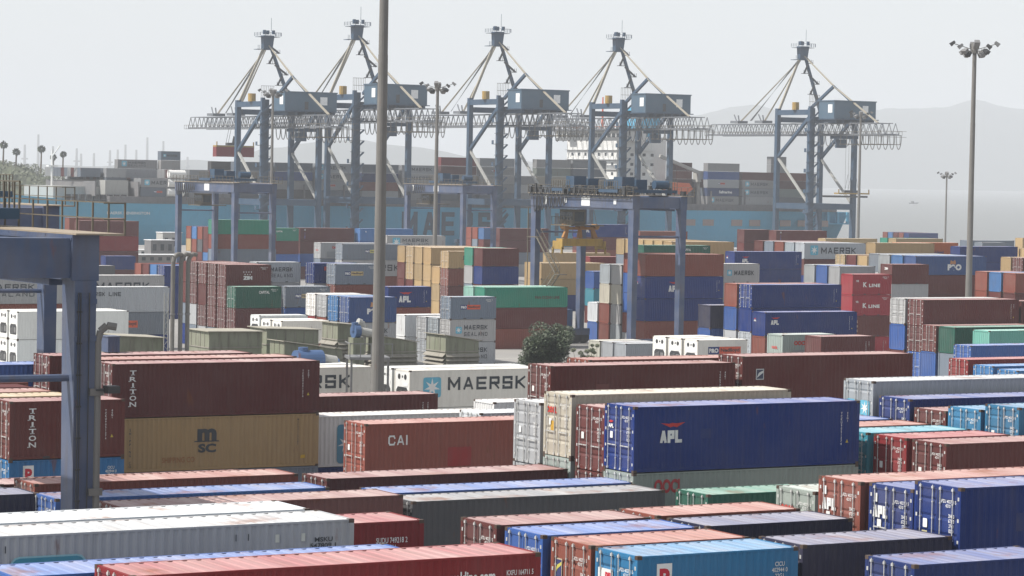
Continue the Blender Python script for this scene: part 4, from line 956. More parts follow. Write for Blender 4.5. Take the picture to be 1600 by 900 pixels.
# ------------------------------------------------------------------ ship-to-shore cranes
def truss(mb, x, y0, y1, zb, zt, pitch, r):
    mb.beam((x, y0, zb), (x, y1, zb), r*2.2); mb.beam((x, y0+3, zt), (x, y1-3, zt), r*1.6)
    n = int((y1-y0)/pitch); p = (y1-y0)/n
    for k in range(n):
        a = y0+k*p; mb.beam((x, a, zb), (x, a+p/2, zt), r); mb.beam((x, a+p/2, zt), (x, a+p, zb), r)
def make_crane(X, sc, label, spread=None, first=None):
    c = thing('quay_crane', label, 'crane', (X, 734, 0), 0, 'quay cranes')
    c.scale = (1, 1, sc)
    if first is not None:
        for ch in list(first.children): copy_tree(ch, c)
        return c
    W, G = 17.0, 18.0; LT = 44.5
    mb = MB()
    for x in (0, W):
        for y in (0, G):
            w_ = 1.5 if not (x == 0 and y == 0) else 2.1
            m_ = MB(); m_.beam((x, y, 2.2), (x, y, LT), w_, 1.5, w_*.9, 1.35); part(m_, 'leg', M_crane, c)
            bg_ = MB(); bg_.box(x-4.2, x+4.2, y-.7, y+.7, .9, 2.2)
            for k in range(6): bg_.tube((x-3.6+k*1.45, y-.3, .45), (x-3.6+k*1.45, y+.3, .45), .45, n=10)
            part(bg_, 'bogie', M_crane, c)
    def pbeam(nm, *a):
        f = MB(); f.beam(*a); part(f, nm, M_crane, c)
    for x in (0, W):
        pbeam('portal_beam', (x, .8, 43.2), (x, G-.8, 43.2), 1.3, 1.6)
        pbeam('portal_beam', (x, .8, 13.6), (x, G-.8, 13.6), 1.3, 1.8)
        pbeam('diagonal_brace', (x, G-.7, 29.3), (x, .9, 41.6), .9, .9)
    for y in (0, G):
        pbeam('portal_beam', (.8, y, 13.6), (W-.8, y, 13.6), 1.3, 1.8)
        pbeam('portal_beam', (1.2, y, 41.0), (W-.8, y, 41.0), 1.2, 1.6)
    for x in (0, W):
        b2 = MB(); b2.beam((x, G-.7, 28.6), (x, 1.2, 15.0), .65); part(b2, 'diagonal_brace', M_crlight, c)
    # boom and girder truss
    t = MB()
    for x in (5.8, 11.2): truss(t, x, -30, 66, 36.4, 39.8, 3.2, .17)
    for k in range(32):
        y = -29+k*3; t.beam((5.8, y, 36.4), (11.2, y, 36.4), .3)
        if k % 2: t.beam((5.8, y, 39.8), (11.2, y, 39.8), .2)
    t.box(4.4, 5.4, -30, 66, 36.0, 36.15); t.box(11.6, 12.6, -30, 66, 36.0, 36.15)
    for y in (52, 38): t.box(6.5, 10.5, y-2.2, y+2.2, 40.2, 41.0); t.beam((8.5, y, 41), (8.5, y+.5, 42.8), .3); t.beam((7.5, y, 41), (7.9, y+2, 43), .3)
    part(t, 'boom', M_boom, c)
    r = MB()
    for k in range(65):
        y = -30+k*1.5
        for x in (4.4, 12.6): r.box(x-.04, x+.04, y-.04, y+.04, 36.15, 37.3)
    for x in (4.4, 12.6): r.box(x-.03, x+.03, -30, 66, 37.2, 37.3)
    for k in range(7):
        yb = -29+k*3.2; r.box(4.2, 12.8, yb, yb+.8, 33.2, 33.4)
        for x in (4.3, 12.6): r.box(x, x+.1, yb, yb+.1, 33.2, 36.3)
    r.box(3, 14, -30.4, -30.3, 35.5, 35.6); r.box(3, 14, -30.4, -30.3, 37.3, 37.4)
    part(r, 'walkway', M_rail, c)
    # machinery house
    h = MB(); h.box(1.0, 17.2, -10.5, -2.6, 41.2, 46.6); h.box(.8, 17.4, -10.7, -2.4, 46.6, 46.9)
    hs_ = part(h, 'machinery_house', M_house, c)
    s_ = MB(); s_.box(12.0, 14.2, -10.56, -10.51, 43.0, 45.4); s_.box(.93, .99, -9.6, -7.4, 43.0, 45.6)
    part(s_, 'sign', M_sign, hs_)
    d_ = MB(); d_.box(7.2, 8.3, -10.57, -10.52, 41.6, 43.9); part(d_, 'door', M_black, hs_)
    u = MB()
    for k in range(6): u.box(1.5+k*2.9, 2.2+k*2.9, -10.4, -2.8, 39.9, 41.2)
    u.box(.6, 17.6, -11.6, -2, 40.9, 41.15)
    part(u, 'house_support', M_crane, c)
    # A-frame
    ap = Vector((8.5, 17, 62.2)); a = MB()
    a.beam((.4, 18, 44), ap+Vector((-.6,0,0)), .75, .7, .6, .6)
    part(a, 'a_frame_leg', M_cryel, c)
    a = MB(); a.beam((16.6, 18, 44), ap+Vector((.6,0,0)), .9, .8, .7, .7); part(a, 'a_frame_leg', M_crane, c)
    st = MB()
    for k in range(5):
        q = .12+.18*k; P = Vector((16.6, 18, 44)).lerp(ap, q); s = -1 if k % 2 else 1
        st.box(P.x-(2.6 if s < 0 else -.4), P.x+(2.6 if s > 0 else -.4), P.y-.6, P.y+.6, P.z-.1, P.z+.05)
        for j in range(4): st.box(P.x+s*(.6+.6*j), P.x+s*(.6+.6*j)+.08, P.y-.6, P.y-.5, P.z, P.z+1.1)
        Q = Vector((16.6, 18, 44)).lerp(ap, q+.16); st.beam(P+Vector((s*2.2,-.4,0)), Q+Vector((-s*.5,-.4,0)), .35, .5)
    part(st, 'ladder_platform', M_black, c)
    hd = MB(); hd.hexa([(6.9,16.2,60.2),(9.7,16.2,60.2),(9.7,17.8,60.2),(6.9,17.8,60.2),(6.7,15.8,64.6),(10.1,15.8,64.6),(10.1,18.2,64.6),(6.9,18.2,64.6)]); hd.box(5.4, 11.6, 15.0, 19.0, 64.1, 64.2)
    for k in range(5):
        for s in (5.2, 11.8): hd.box(s-.05, s+.05, 14.8+k, 14.9+k, 64.4, 65.5)
        hd.box(5.2+k*1.6, 5.3+k*1.6, 14.8, 14.9, 64.4, 65.5)
    hd.box(5.2, 11.8, 14.8, 14.87, 65.4, 65.5); hd.box(4.8, 6.4, 15.5, 18.5, 60.2, 60.35)
    for k in range(4): hd.box(4.8+.5*k, 4.88+.5*k, 15.5, 15.6, 60.35, 61.6)
    for a_, b_ in ((7, 16), (9, 18), (10, 16.4), (7.8, 17.8)): hd.tube((a_, b_, 65), (a_, b_, 66.2), .5, n=8)
    hd.tube((9.6, 17, 66), (9.6, 17, 70), .06, n=5)
    part(hd, 'apex_head', M_crane, c)
    fs = MB()
    for x in (8.3, 8.7):
        fs.beam(ap+Vector((0,0,-.8)), (x, 52, 40.2), .19); fs.beam(ap+Vector((0,0,-.8)), (x, 38, 40.2), .2)
        fs.beam(ap+Vector((0,-.5,-.5)), (x, 0, 51.6), .28); fs.beam((x, 0, 51.6), (x, -23, 40.0), .28)
    part(fs, 'stay', M_cryel, c)
    sb = MB()
    sb.beam((8.5, 0, 51.6), (8.5, 12.5, 44.5), .8); sb.beam((8.5, 0, 51.6), (8.5, -9, 46.6), .45)
    part(sb, 'strut', M_crane, c)
    rp = MB()
    for k in range(7): rp.tube(ap+Vector((-.5+.16*k, 0, -.3)), (7.4+.35*k, 43+.7*k, 41), .05, n=4, caps=False)
    part(rp, 'rope', M_steel, c)
    # elevator shaft, stairs and cabins on the landside leg
    e_ = MB(); e_.box(-1.9, -.9, -1.9, -.9, 2.2, 45)
    for k in range(12): e_.box(-2.3, 1.6, -2.3, -.85, 5+k*3.2, 5.12+k*3.2); e_.beam((-2.2, -2.2, 5.1+k*3.2), (1.4, -2.2, 8.2+k*3.2), .14, .5)
    for k in range(0, 12, 2): e_.box(-3.4, -2.3, -2.3, -1.2, 5+k*3.2, 5.15+k*3.2); e_.box(-3.4, -3.3, -2.3, -1.2, 5.15+k*3.2, 6.2+k*3.2)
    part(e_, 'stair_tower', M_crane, c)
    cbt = MB(); cbt.tube((-.4, 8, 44), (-.4, 8, 46.4), 1.1, n=12)
    part(cbt, 'cable_drum', M_yellow, c)
    cage = MB()
    for k in range(8):
        cage.box(-2+k*.55, -1.93+k*.55, -1.5, -1.43, 45, 48.6)
    cage.box(-2, 2.1, -1.5, -1.4, 46.4, 46.5); cage.box(-2, 2.1, -1.5, -1.4, 48.5, 48.6)
    part(cage, 'cage', M_rail, c)
    # festoon cables
    fe = MB()
    for k in range(15):
        y = -28+k*3.3; w2 = 1.3 if k < 5 else 1.5; dp = 4.2 if k < 6 else 3.2
        pts = [(12.9, y+w2*math.sin(-math.pi/2+math.pi*j/8), 36.0-dp*math.sin(math.pi*j/8)) for j in range(9)]
        fe.path(pts, .13, 5)
    part(fe, 'festoon_cable', M_steel, c)
    # trolley with its cab
    ty = spread if spread else -6
    tr = MB(); tr.box(5.6, 11.4, ty-3.5, ty+3.5, 35.0, 35.9); tr.box(9.2, 11.4, ty+2.6, ty+5.6, 32.2, 34.9)
    part(tr, 'trolley', M_crane, c)
    return c
CX = [346.7, 375.5, 422.9, 465.9, 535.7]
c3 = make_crane(CX[2], 1.0, 'pale blue quay crane in the middle of the five')
CL = ['leftmost quay crane, lowest of the five, lifting a red container', 'second quay crane from the left, its boom crossed by the near mast', None, 'fourth quay crane, standing before the white ship bridge', 'rightmost quay crane, standing alone over the ship stern']
cranes = [make_crane(CX[i], [.935, 1.0, 1, 1.0, 1.0][i], CL[i], first=c3) if i != 2 else c3 for i in range(5)]
# hanging load of the leftmost crane
sp_ = thing('spreader', 'small yellow spreader hanging under the leftmost quay crane boom', 'spreader', (346.7+2.4, 734+38, 28.2))
mb = MB(); mb.box(0, 12.2, 0, .5, .15, .6); mb.box(0, 12.2, 1.9, 2.4, .15, .6)
for x in (0, 5.6, 11.7): mb.box(x, x+.5, .5, 1.9, .15, .6)
for x in (.1, 11.9): mb.box(x, x+.25, 0, .3, .6, 1.7)
part(mb, 'spreader_frame', M_yellow, sp_)
mb = MB(); mb.box(3.8, 8.4, .4, 2.0, .65, 1.4); mb.beam((6.1, 1.2, 1.4), (6.1, 1.2, 3.4), .8, .8, .2, .2)
for x, y in ((4, .4), (8, .4), (4, 2), (8, 2)): mb.tube((x, y, 1.4), (6.1+(x-6.1)*.5, y, 6.4), .06, n=4)
part(mb, 'headblock', M_black, sp_)
make_container(346.7+2.4, 734+38, 28.2-2.75, 40, 'rd::h:p', 'red container hanging in the air under the leftmost quay crane')
sp2 = thing('spreader', 'yellow spreader hanging under the rightmost quay crane', 'spreader', (535.7+10.5, 734-1, 17.5))
for ch in list(sp_.children): copy_tree(ch, sp2)
mb = MB()
for x in (4, 8):
    for y in (.4, 2): mb.tube((x, y, 1.2), (x, y, 18.3), .06, n=4)
part(mb, 'rope', M_steel, sp2)
hb_ = thing('hatch_beam', 'long dark beam held level across the rightmost quay crane legs', 'beam', (535.7+5, 733, 16.6))
mb = MB(); mb.box(0, 17, 0, 1.2, 0, .6); part(mb, 'beam', M_black, hb_)

# ------------------------------------------------------------------ yard gantry cranes (rubber tyred)
def make_rtg(X, Y, label, detail=True, HB=19.6, legw=.95, spreader_x=None, first=None):
    c = thing('yard_gantry', label, 'gantry crane', (X, Y, 0), 0, 'yard gantry cranes')
    if first is not None:
        for ch in list(first.children): copy_tree(ch, c)
        return c
    WB, SPN = 7.0, 23.5; G = HB-1.6
    for x in (0, WB):
        for y in (0, SPN):
            l = MB(); l.beam((x, y, 1.9), (x, y, G), .70, 1.0, .80, 1.2); part(l, 'leg', M_rtg, c)
    for x in (0, WB):
        g_ = MB(); g_.box(x-.5, x+.5, -.55, SPN+.55, G, HB); 
        g_.box(x-.35, x+.35, 2, SPN-2, G-.25, G)
        part(g_, 'girder', M_rtg, c)
        wk = MB()
        s = -1 if x == 0 else 1; xa, xb = (x-.72, x-.5) if s < 0 else (x+.5, x+1.3)
        wk.box(xa, xb, -.9, SPN+.9, HB-.02, HB+.06); wk.box(x-.5, x+.5, -.9, SPN+.9, HB+.004, HB+.06)
        part(wk, 'walkway', M_deck, c)
        rl = MB(); xr = xa if s < 0 else xb
        n = 17
        for k in range(n+1):
            y = -.9+(SPN+1.8)*k/n; rl.box(xr-.03, xr+.03, y-.03, y+.03, HB, HB+1.15)
        for z in (.55, 1.12): rl.box(xr-.022, xr+.022, -.9, SPN+.9, HB+z-.022, HB+z+.022)
        for y in (-.9, SPN+.9):
            for z in (.55, 1.12): rl.box(min(xa, xb), max(xa, xb), y-.022, y+.022, HB+z-.022, HB+z+.022)
        part(rl, 'handrail', M_rail, c)
    for y in (0, SPN):
        e = MB(); e.box(.5, WB-.5, y-.42, y+.42, G+.1, HB-.12); part(e, 'end_beam', M_rtg, c)
        e = MB(); e.tube((.3, y, HB-5.0), (WB-.3, y, HB-5.0), .13, n=8); part(e, 'tie_tube', M_rtg, c)
        e = MB(); e.box(-1.3, WB+1.3, y-.45, y+.45, 1.1, 1.95); part(e, 'sill_beam', M_rtg, c)
        for x in (-.6, .6, WB-.6, WB+.6):
            ty = MB(); ty.tube((x, y-.3, .75), (x, y+.3, .75), .75, n=16); part(ty, 'tyre', M_black, c)
    # trolleys
    for k, y in enumerate((SPN-7.5, 4.6) if detail == 2 else (SPN*.45,)):
        t = MB(); t.box(-.9, WB+.9, y-2.2, y+2.2, HB+.35, HB+.75)
        t.box(.4, 2.2, y-1.2, y+.8, HB+.75, HB+2.3); t.box(3.0, 4.6, y-.4, y+1.2, HB+.75, HB+2.0); t.tube((4.9, y-1.5, HB+1.4), (6.9, y-1.5, HB+1.4), .55, n=10)
        t.tube((1, y+1.5, HB+1.2), (3, y+1.5, HB+1.2), .4, n=10)
        part(t, 'trolley', M_crane, c)
        r_ = MB()
        for q in range(9):
            for xx in (-.9, WB+.9): r_.box(xx-.03, xx+.03, y-2.2+q*.55, y-2.14+q*.55, HB+.75, HB+1.8)
        for xx in (-.9, WB+.9): r_.box(xx-.025, xx+.025, y-2.2, y+2.2, HB+1.75, HB+1.8)
        part(r_, 'trolley_rail', M_rail, c)
    # hanging cable trays under the far end
    cc = MB()
    for k in range(9):
        y = SPN-1-k*.9
        pts = [(-.75, y+.38*math.sin(-math.pi/2+math.pi*j/6), HB-.3-(2.1-.12*k)*math.sin(math.pi*j/6)) for j in range(7)]
        cc.path(pts, .07, 5)
    part(cc, 'festoon_cable', M_black, c)
    sg = MB()
    for y, w_ in ((10.4, 2.0), (20.2, .8)): sg.box(-.56, -.505, y-w_/2, y+w_/2, HB-1.4, HB-.25)
    part(sg, 'sign', M_sign, c)
    if detail != 3:
        cabin = MB(); cy = SPN-5.2
        cabin.box(1.2, 3.0, cy-2.2, cy+1.2, G-2.3, G-.4); cabin.box(.6, 5.6, cy-2.6, cy+2.4, G-2.5, G-2.35)
        for k in range(7): cabin.box(.6, .66, cy-2.6+k*.8, cy-2.54+k*.8, G-2.35, G-1.3); 
        cabin.box(.6, .66, cy-2.6, cy+2.4, G-1.35, G-1.3)
        cab = part(cabin, 'cabin', M_rail, c)
        wn = MB(); wn.box(1.17, 1.195, cy-2.0, cy+1.0, G-1.7, G-.7); wn.box(1.4, 2.8, cy-2.23, cy-2.205, G-1.9, G-.7); part(wn, 'window', M_glass, cab)
    pw = MB(); pw.box(.6, WB-.8, SPN+.5, SPN+2.4, 2.0, 4.4); part(pw, 'power_pack', M_blower, c)
    return c
make_rtg.last = None
main_rtg = make_rtg(190.6, 297.5, 'big blue yard gantry in the centre carrying two trolleys', detail=2)
# cable reels, switch boxes and brackets crowding the top of the centre gantry
rk = random.Random(3); ck = MB()
for k in range(46):
    x = rk.choice([-.95, -.6, .3, 7.3, 7.7]); y = rk.uniform(-.4, 24); w1 = rk.uniform(.2, .8); ck.box(x, x+rk.uniform(.2, .5), y, y+w1, 19.7, 19.7+rk.uniform(.3, 1.25))
for k in range(24):
    y = k*1.0; ck.beam((-.75, y, 19.2), (-.75, y+.5, 20.4), .08); ck.beam((-.75, y+.5, 20.4), (-.75, y+1.0, 19.2), .08)
for z in (19.25, 20.4): ck.tube((-.75, -.4, z), (-.75, 24, z), .07, n=6)
for k in range(4): ck.tube((1.5, 3+k*5, 20.2), (2.2, 3+k*5, 20.2), .55, n=14)
part(ck, 'cable_equipment', M_black, main_rtg)
ys = MB(); ys.box(-.56, -.51, 3.2, 3.8, 18.5, 19.1); ys.box(-.56, -.51, 15.0, 15.6, 18.5, 19.1); part(ys, 'number_plate', M_sign, main_rtg)
# stairs of the centre gantry
st = MB()
def stair(mb, a, b, w=.7):
    a = Vector(a); b = Vector(b); d = (b-a); n = int(d.length/.45)
    sy = Vector((1,0,0))
    for s in (0, w):
        mb.beam(a+sy*s, b+sy*s, .07, .22); mb.beam(a+sy*s+Vector((0,0,1)), b+sy*s+Vector((0,0,1)), .05)
        for k in range(0, n+1, 2):
            q = a+d*(k/n)+sy*s; mb.tube(q, q+Vector((0,0,1)), .025, n=4, caps=False)
    for k in range(n): 
        q = a+d*((k+.5)/n); mb.box(q.x, q.x+w, q.y-.12, q.y+.12, q.z-.02, q.z+.02)
stair(st, (-1.6, 20.8, 5.2), (-1.6, 15.8, 9.4)); st.box(-1.7, -.5, 14.6, 15.9, 9.3, 9.4)
stair(st, (-1.6, 15.8, 9.5), (-1.6, 20.6, 14.0)); st.box(-1.7, -.5, 20.5, 22.9, 13.9, 14.0)
st.box(-1.7, -1.6, 22.6, 22.7, 2, 17.8); st.box(-1.7, -.5, 20.8, 24.0, 5.1, 5.2)
part(st, 'stair', M_rail, main_rtg)
rtgs = [
 make_rtg(203.0, 441.0, 'smaller blue yard gantry left of the near mast before the ship bow'),
]
rtgs.append(make_rtg(280.0, 500.0, 'distant blue yard gantry behind the slender mast in the centre', first=rtgs[0]))
near = make_rtg(30.5, 94.3, 'nearest blue yard gantry, its leg standing between the left foreground containers', detail=3)
nb = make_rtg(54.6, 160.0, 'blue yard gantry at the left edge behind the nearest one', first=near)
# weld seams, stiffeners and cable runs on the near gantry
for gx, own in ((7.0, near),):
    sm = MB()
    for z in (4.2, 7.4, 10.6, 13.8, 16.6):
        t = (z-1.9)/16.1; hx = (.70+.10*t)/2; hy = (1.0+.2*t)/2
        sm.box(gx-hx-.004, gx+hx+.004, -hy-.004, hy+.004, z, z+.035)
    for z in (15.9, 17.2): sm.box(gx-.42, gx+.42, -.625, -.605, z, z+.18)
    for k in range(6): sm.box(gx-.515, gx-.503, 2+k*3.7, 2.06+k*3.7, 18.02, 19.58)
    sm.box(gx-.53, gx-.503, -.5, 23.9, 18.02, 18.10); sm.box(gx-.53, gx-.503, -.5, 23.9, 19.40, 19.50)
    part(sm, 'weld_seam', M_rtg, own)
    cr = MB()
    for q in (-.28, -.2, .12): cr.tube((gx+q, -.62, 2.2), (gx+q, -.66, 17.6), .022, n=6)
    for k in range(14): cr.box(gx-.32, gx-.14, -.66, -.6, 2.6+k*1.1, 2.66+k*1.1)
    part(cr, 'cable_run', M_black, own)
# exhaust pipe, conduit and lamp box on the near leg
pp = MB(); X7, Yn = 7.0+.38, -.2
pp.path([(X7+.12, Yn-.35, 1.5), (X7+.12, Yn-.35, 15.9), (X7+.18, Yn-.4, 16.25), (X7+.38, Yn-.5, 16.45), (X7+.7, Yn-.6, 16.4)], .13, 8)
for z in (6.5, 10.5, 14.0): pp.box(X7-.2, X7+.3, Yn-.5, Yn-.38, z, z+.25)
part(pp, 'exhaust_pipe', M_pole, near)
jb = MB(); jb.box(6.1, 6.5, 4.9, 6.0, 17.9+.9, 19.2); part(jb, 'junction_box', M_black, near)
lp = MB(); lp.box(X7+.3, X7+.75, Yn-.9, Yn-.4, 14.1, 14.35); lp.beam((X7, Yn-.5, 14.2), (X7+.5, Yn-.6, 14.2), .06); part(lp, 'floodlight', M_black, near)
# spreader of the centre gantry
sg_ = thing('spreader', 'rusty yellow container spreader hanging from the centre gantry', 'spreader', (190.6+.4, 297.5+17.0, 13.1))
mb = MB(); mb.box(0, 6.1, .4, 1.9, -.2, .75); mb.box(-.25, 0, 0, 2.4, -.6, .45); mb.box(6.1, 6.35, 0, 2.4, -.6, .45)
for x in (-.35, 6.2): 
    for y in (0, 2.2): mb.box(x, x+.22, y, y+.2, -1.2, -.3)
part(mb, 'spreader_frame', M_yellow, sg_)
mb = MB(); mb.box(.6, 5.5, .7, 1.6, 1.9, 2.25)
for x in (.7, 3.0, 5.3): mb.beam((x, 1.1, .8), (x+(.4 if x < 3 else (-.4 if x > 4 else 0)), 1.1, 2.0), .5, .7, .3, .4); mb.tube((x, .5, 2.3), (x, 1.7, 2.3), .35, n=10)
part(mb, 'headblock', paint_mat('rusty_orange', base=(.33,.17,.06), rust=.6), sg_)
mb = MB()
for x in (.7, 3.0, 5.3):
    for y in (.6, 1.6): mb.tube((x, y, 2.3), (3.0+(x-3)*.55, y, 6.6), .035, n=4)
part(mb, 'rope', M_steel, sg_)

# ------------------------------------------------------------------ light masts
def make_mast(x, y, h, r0, r1, label, lights=True, head=1.0):
    c = thing('light_mast', label, 'light mast', (x, y, 0), 0, 'floodlight masts in the yard')
    mb = MB(); nseg = 4
    for k in range(nseg):
        a = k/nseg; b = (k+1)/nseg
        mb.tube((0,0,h*a), (0,0,h*b), r0+(r1-r0)*a, (r0+(r1-r0)*b)+.015, n=16, caps=True)
    part(mb, 'pole', M_pole, c)
    mb = MB(); s = head
    for k in range(8):
        t = math.pi*2*k/8+.2; d = Vector((math.cos(t), math.sin(t), 0)); L1 = (2.6 if k % 2 else 1.7)*s
        mb.beam((0,0,h-.7), d*L1+Vector((0,0,h+.1 if k % 2 else h-.9)), .09)
    mb.tube((0,0,h-1.1), (0,0,h+.2), .42*s, n=10)
    part(mb, 'crossarm', M_pole, c)
    for k in range(16):
        t = math.pi*2*(k//2)/8+.2; d = Vector((math.cos(t), math.sin(t), 0)); sd = Vector((-d.y, d.x, 0))
        L1 = (2.6 if (k//2) % 2 else 1.7)*s; hz = h+.15 if (k//2) % 2 else h-.85
        if k % 2: L1 *= .62; hz -= .35
        P = d*L1+Vector((0,0,hz))
        fl = MB(); fl.beam(P-d*.1+Vector((0,0,.22)), P+d*.42+Vector((0,0,-.22)), .62*s, .30, .72*s, .5*s)
        part(fl, 'floodlight', M_steel if k % 3 else M_black, c)
    return c
make_mast(91.5, 175.0, 40, .47, .27, 'nearest thick grey mast whose top is out of the picture')
make_mast(235.4, 430.0, 37.0, .42, .24, 'slender mast with a flat floodlight crown in the centre', head=1.0)
make_mast(231.5, 283.0, 39.3, .45, .24, 'tall mast with dark floodlights at the right')
make_mast(453.7, 600.0, 39.6, .45, .25, 'mast standing in front of the rightmost quay crane', head=1.0)
make_mast(278.2, 585.0, 39.6, .40, .24, 'mast with a wide floodlight crown before the leftmost quay crane', head=1.1)
make_mast(526.7, 655.0, 24.6, .30, .20, 'short distant mast standing alone against the water', head=.9)

# ------------------------------------------------------------------ facility sheds, pipes
M_shed = paint_mat('shed_wall_paint', base=(.20,.215,.155), rust=.3, dirt=.7)
M_shedroof = paint_mat('shed_roof_paint', base=(.34,.32,.26), rust=.5, dirt=.4)
M_louvre = paint_mat('louvre_paint', base=(.25,.235,.20), rust=.5, dirt=.5)
def shed(u, Y, w, d, h, drop, label, louv=False, base_dark=True):
    """a shed squared to the yard; the roof falls by drop towards +X"""
    P = px(u, Y)
    c = thing('ventilation_shed', label, 'shed', (P.x, P.y, 0), 0, 'sheds in the middle yard')
    hm = h-1.35
    mb = MB(); mb.box(0, w, 0, d, 0, hm)
    mb.hexa([(0,0,hm+.002),(w,0,hm+.002),(w,d,hm+.002),(0,d,hm+.002),(0,0,h),(w,0,h-drop),(w,d,h-drop),(0,d,h)]); part(mb, 'wall', M_shed, c)
    mb = MB(); mb.hexa([(-.18,-.18,h+.01),(w+.18,-.18,h-drop+.01),(w+.18,d+.18,h-drop+.01),(-.18,d+.18,h+.01),(-.18,-.18,h+.07),(w+.18,-.18,h-drop+.07),(w+.18,d+.18,h-drop+.07),(-.18,d+.18,h+.07)])
    part(mb, 'roof', M_shedroof, c)
    mb = MB(); k = 1
    while k*.9 < w: mb.box(k*.9, k*.9+.04, -.035, -.003, hm+.05, h-drop-.08); k += 1
    k = 1
    while k*.9 < d: mb.box(-.035, -.003, k*.9, k*.9+.04, hm+.05, h-.1); k += 1
    mb.box(-.05, w+.05, -.06, -.004, hm-.05, hm+.04); mb.box(-.06, -.004, -.05, d+.05, hm-.05, hm+.04)
    part(mb, 'seam', M_louvre, c)
    if louv:
        mb = MB()
        for k in range(5):
            z = hm-.28-.34*k
            mb.hexa([(-.30,-.05,z-.16),(-.02,-.05,z+.10),(-.02,d+.05,z+.10),(-.30,d+.05,z-.16),(-.30,-.05,z-.12),(-.02,-.05,z+.14),(-.02,d+.05,z+.14),(-.30,d+.05,z-.12)])
            mb.hexa([(0,-.22,z-.16),(w,-.22,z-.16),(w,-.02,z+.08),(0,-.02,z+.08),(0,-.22,z-.12),(w,-.22,z-.12),(w,-.02,z+.12),(0,-.02,z+.12)])
        part(mb, 'louvre', M_louvre, c)
    return c
shed(698, 205, 3.1, 3.3, 8.75, .5, 'rightmost louvred shed with a sloping pale roof', True)
shed(587, 203, 3.8, 2.4, 8.95, .6, 'louvred shed crossed by the nearest mast', True)
shed(529, 211, 2.5, 2.9, 9.45, .25, 'green louvred shed left of the nearest mast, behind the upper blower', True)
shed(446, 200, 5.0, 2.6, 8.75, .7, 'low shed with a sloping roof behind the blue blower drum')
shed(418, 226, 5.0, 3.5, 8.15, .15, 'flat green shed left of the louvred sheds')
shed(328, 222, 4.9, 4.3, 8.2, .05, 'long plain green shed right of the three vent pipes')
shed(188, 205, 3.7, 3.6, 9.0, .2, 'stained pale green shed left of the three vent pipes')
for u, k in ((270, 'left'), (282.5, 'middle'), (293.5, 'right')):
    P = px(u, 198); c = thing('vent_pipe', 'grey vent pipe with a bent top, %s one of the three' % k, 'pipe', (P.x, P.y, 0), 0, 'vent pipes')
    mb = MB(); mb.path([(0,0,0), (0,0,14.9), (.1,0,15.3), (.35,0,15.55), (.7,0,15.5)], .17, 10); part(mb, 'pipe', M_pole, c)
    mb = MB(); 
    for z in (4, 8, 11): mb.tube((0,0,z), (0,0,z+.12), .22, n=10)
    part(mb, 'flange', M_steel, c)
P = px(257, 199); c = thing('ladder', 'lattice ladder mast left of the three vent pipes', 'ladder', (P.x, P.y, 0))
mb = MB()
for x in (0, .32): mb.box(x, x+.05, 0, .05, 0, 12.6)
for k in range(16): mb.beam((.02, .02, .4+k*.75), (.35, .02, .4+k*.75+.37), .035); mb.beam((.35, .02, .78+k*.75), (.02, .02, 1.15+k*.75), .035)
part(mb, 'lattice', M_crlight, c)
def blower(u, Y, z, r, ln, rot, col, label):
    P = px(u, Y); c = thing('blower', label, 'blower', (P.x, P.y, 0), rad(rot), 'blowers beside the sheds')
    mb = MB(); mb.tube((0,0,z), (ln,0,z), r, n=20); mb.tube((ln*.3,0,z), (ln*.3, 0, z+r*1.3), r*.5, n=12); part(mb, 'casing', col, c)
    mb = MB(); mb.tube((ln+.004,0,z), (ln+1.2,0,z-.2), r*.62, n=16); part(mb, 'duct', M_crlight, c)
    mb = MB(); mb.box(-.2, ln+.3, -r*.8, r*.8, 0, z-r*.92); part(mb, 'stand', M_shed, c)
blower(463, 196, 7.6, .75, 2.2, 0, M_blower, 'blue blower drum in front of the low shed')
blower(513, 197, 7.0, .6, .9, -10, M_blower, 'small blue blower with a white hood right of the drum')
blower(553, 203, 9.3, .55, .5, 0, M_blower, 'upper blue blower in front of the green shed')
mb = MB()
P = px(560, 204); c = thing('pipe', 'pale curved duct dropping beside the upper blower', 'duct', (P.x, P.y, 0))
mb.path([(0,0,10.0), (.3,0,9.9), (.45,0,9.5), (.4,0,7.4), (.1,0,6.6), (-.8,0,6.2)], .3, 10); part(mb, 'duct', M_crlight, c)
P = px(548, 187); c = thing('platform', 'grey railed platform beside the nearest mast', 'platform', (P.x, P.y, 0), rad(-20))
mb = MB(); mb.box(0, 3.0, 0, 3, 8.2, 8.4)
for k in range(5): mb.box(k*.78, k*.78+.06, 0, .06, 8.4, 9.4)
mb.box(0, 3.2, 0, .06, 9.35, 9.42); mb.box(0, .06, 0, 3, 9.35, 9.42)
for x in (.1, 2.8):
    for y in (.1, 2.8): mb.box(x, x+.15, y, y+.15, 0, 8.2)
part(mb, 'platform_frame', M_steel, c)
P = px(170, 150); c = thing('water_tank', 'dark blue tank box beside the nearest gantry pipe', 'tank', (P.x, P.y, 0))
mb = MB(); mb.box(0, .7, 0, 1.0, 11.6, 12.45); mb.box(-.05, .75, -.05, 1.05, 12.455, 12.5)
for k in range(3): mb.box(.1+k*.2, .14+k*.2, -.03, -.002, 11.7, 12.4)
part(mb, 'tank_body', M_rtg, c)
mb = MB(); mb.box(.1, .3, .2, .4, 0, 11.6); mb.box(.5, .68, .2, .4, 0, 11.6); mb.box(.1, .3, .75, .95, 0, 11.6); mb.box(.5, .68, .75, .95, 0, 11.6); part(mb, 'tank_stand', M_steel, c)

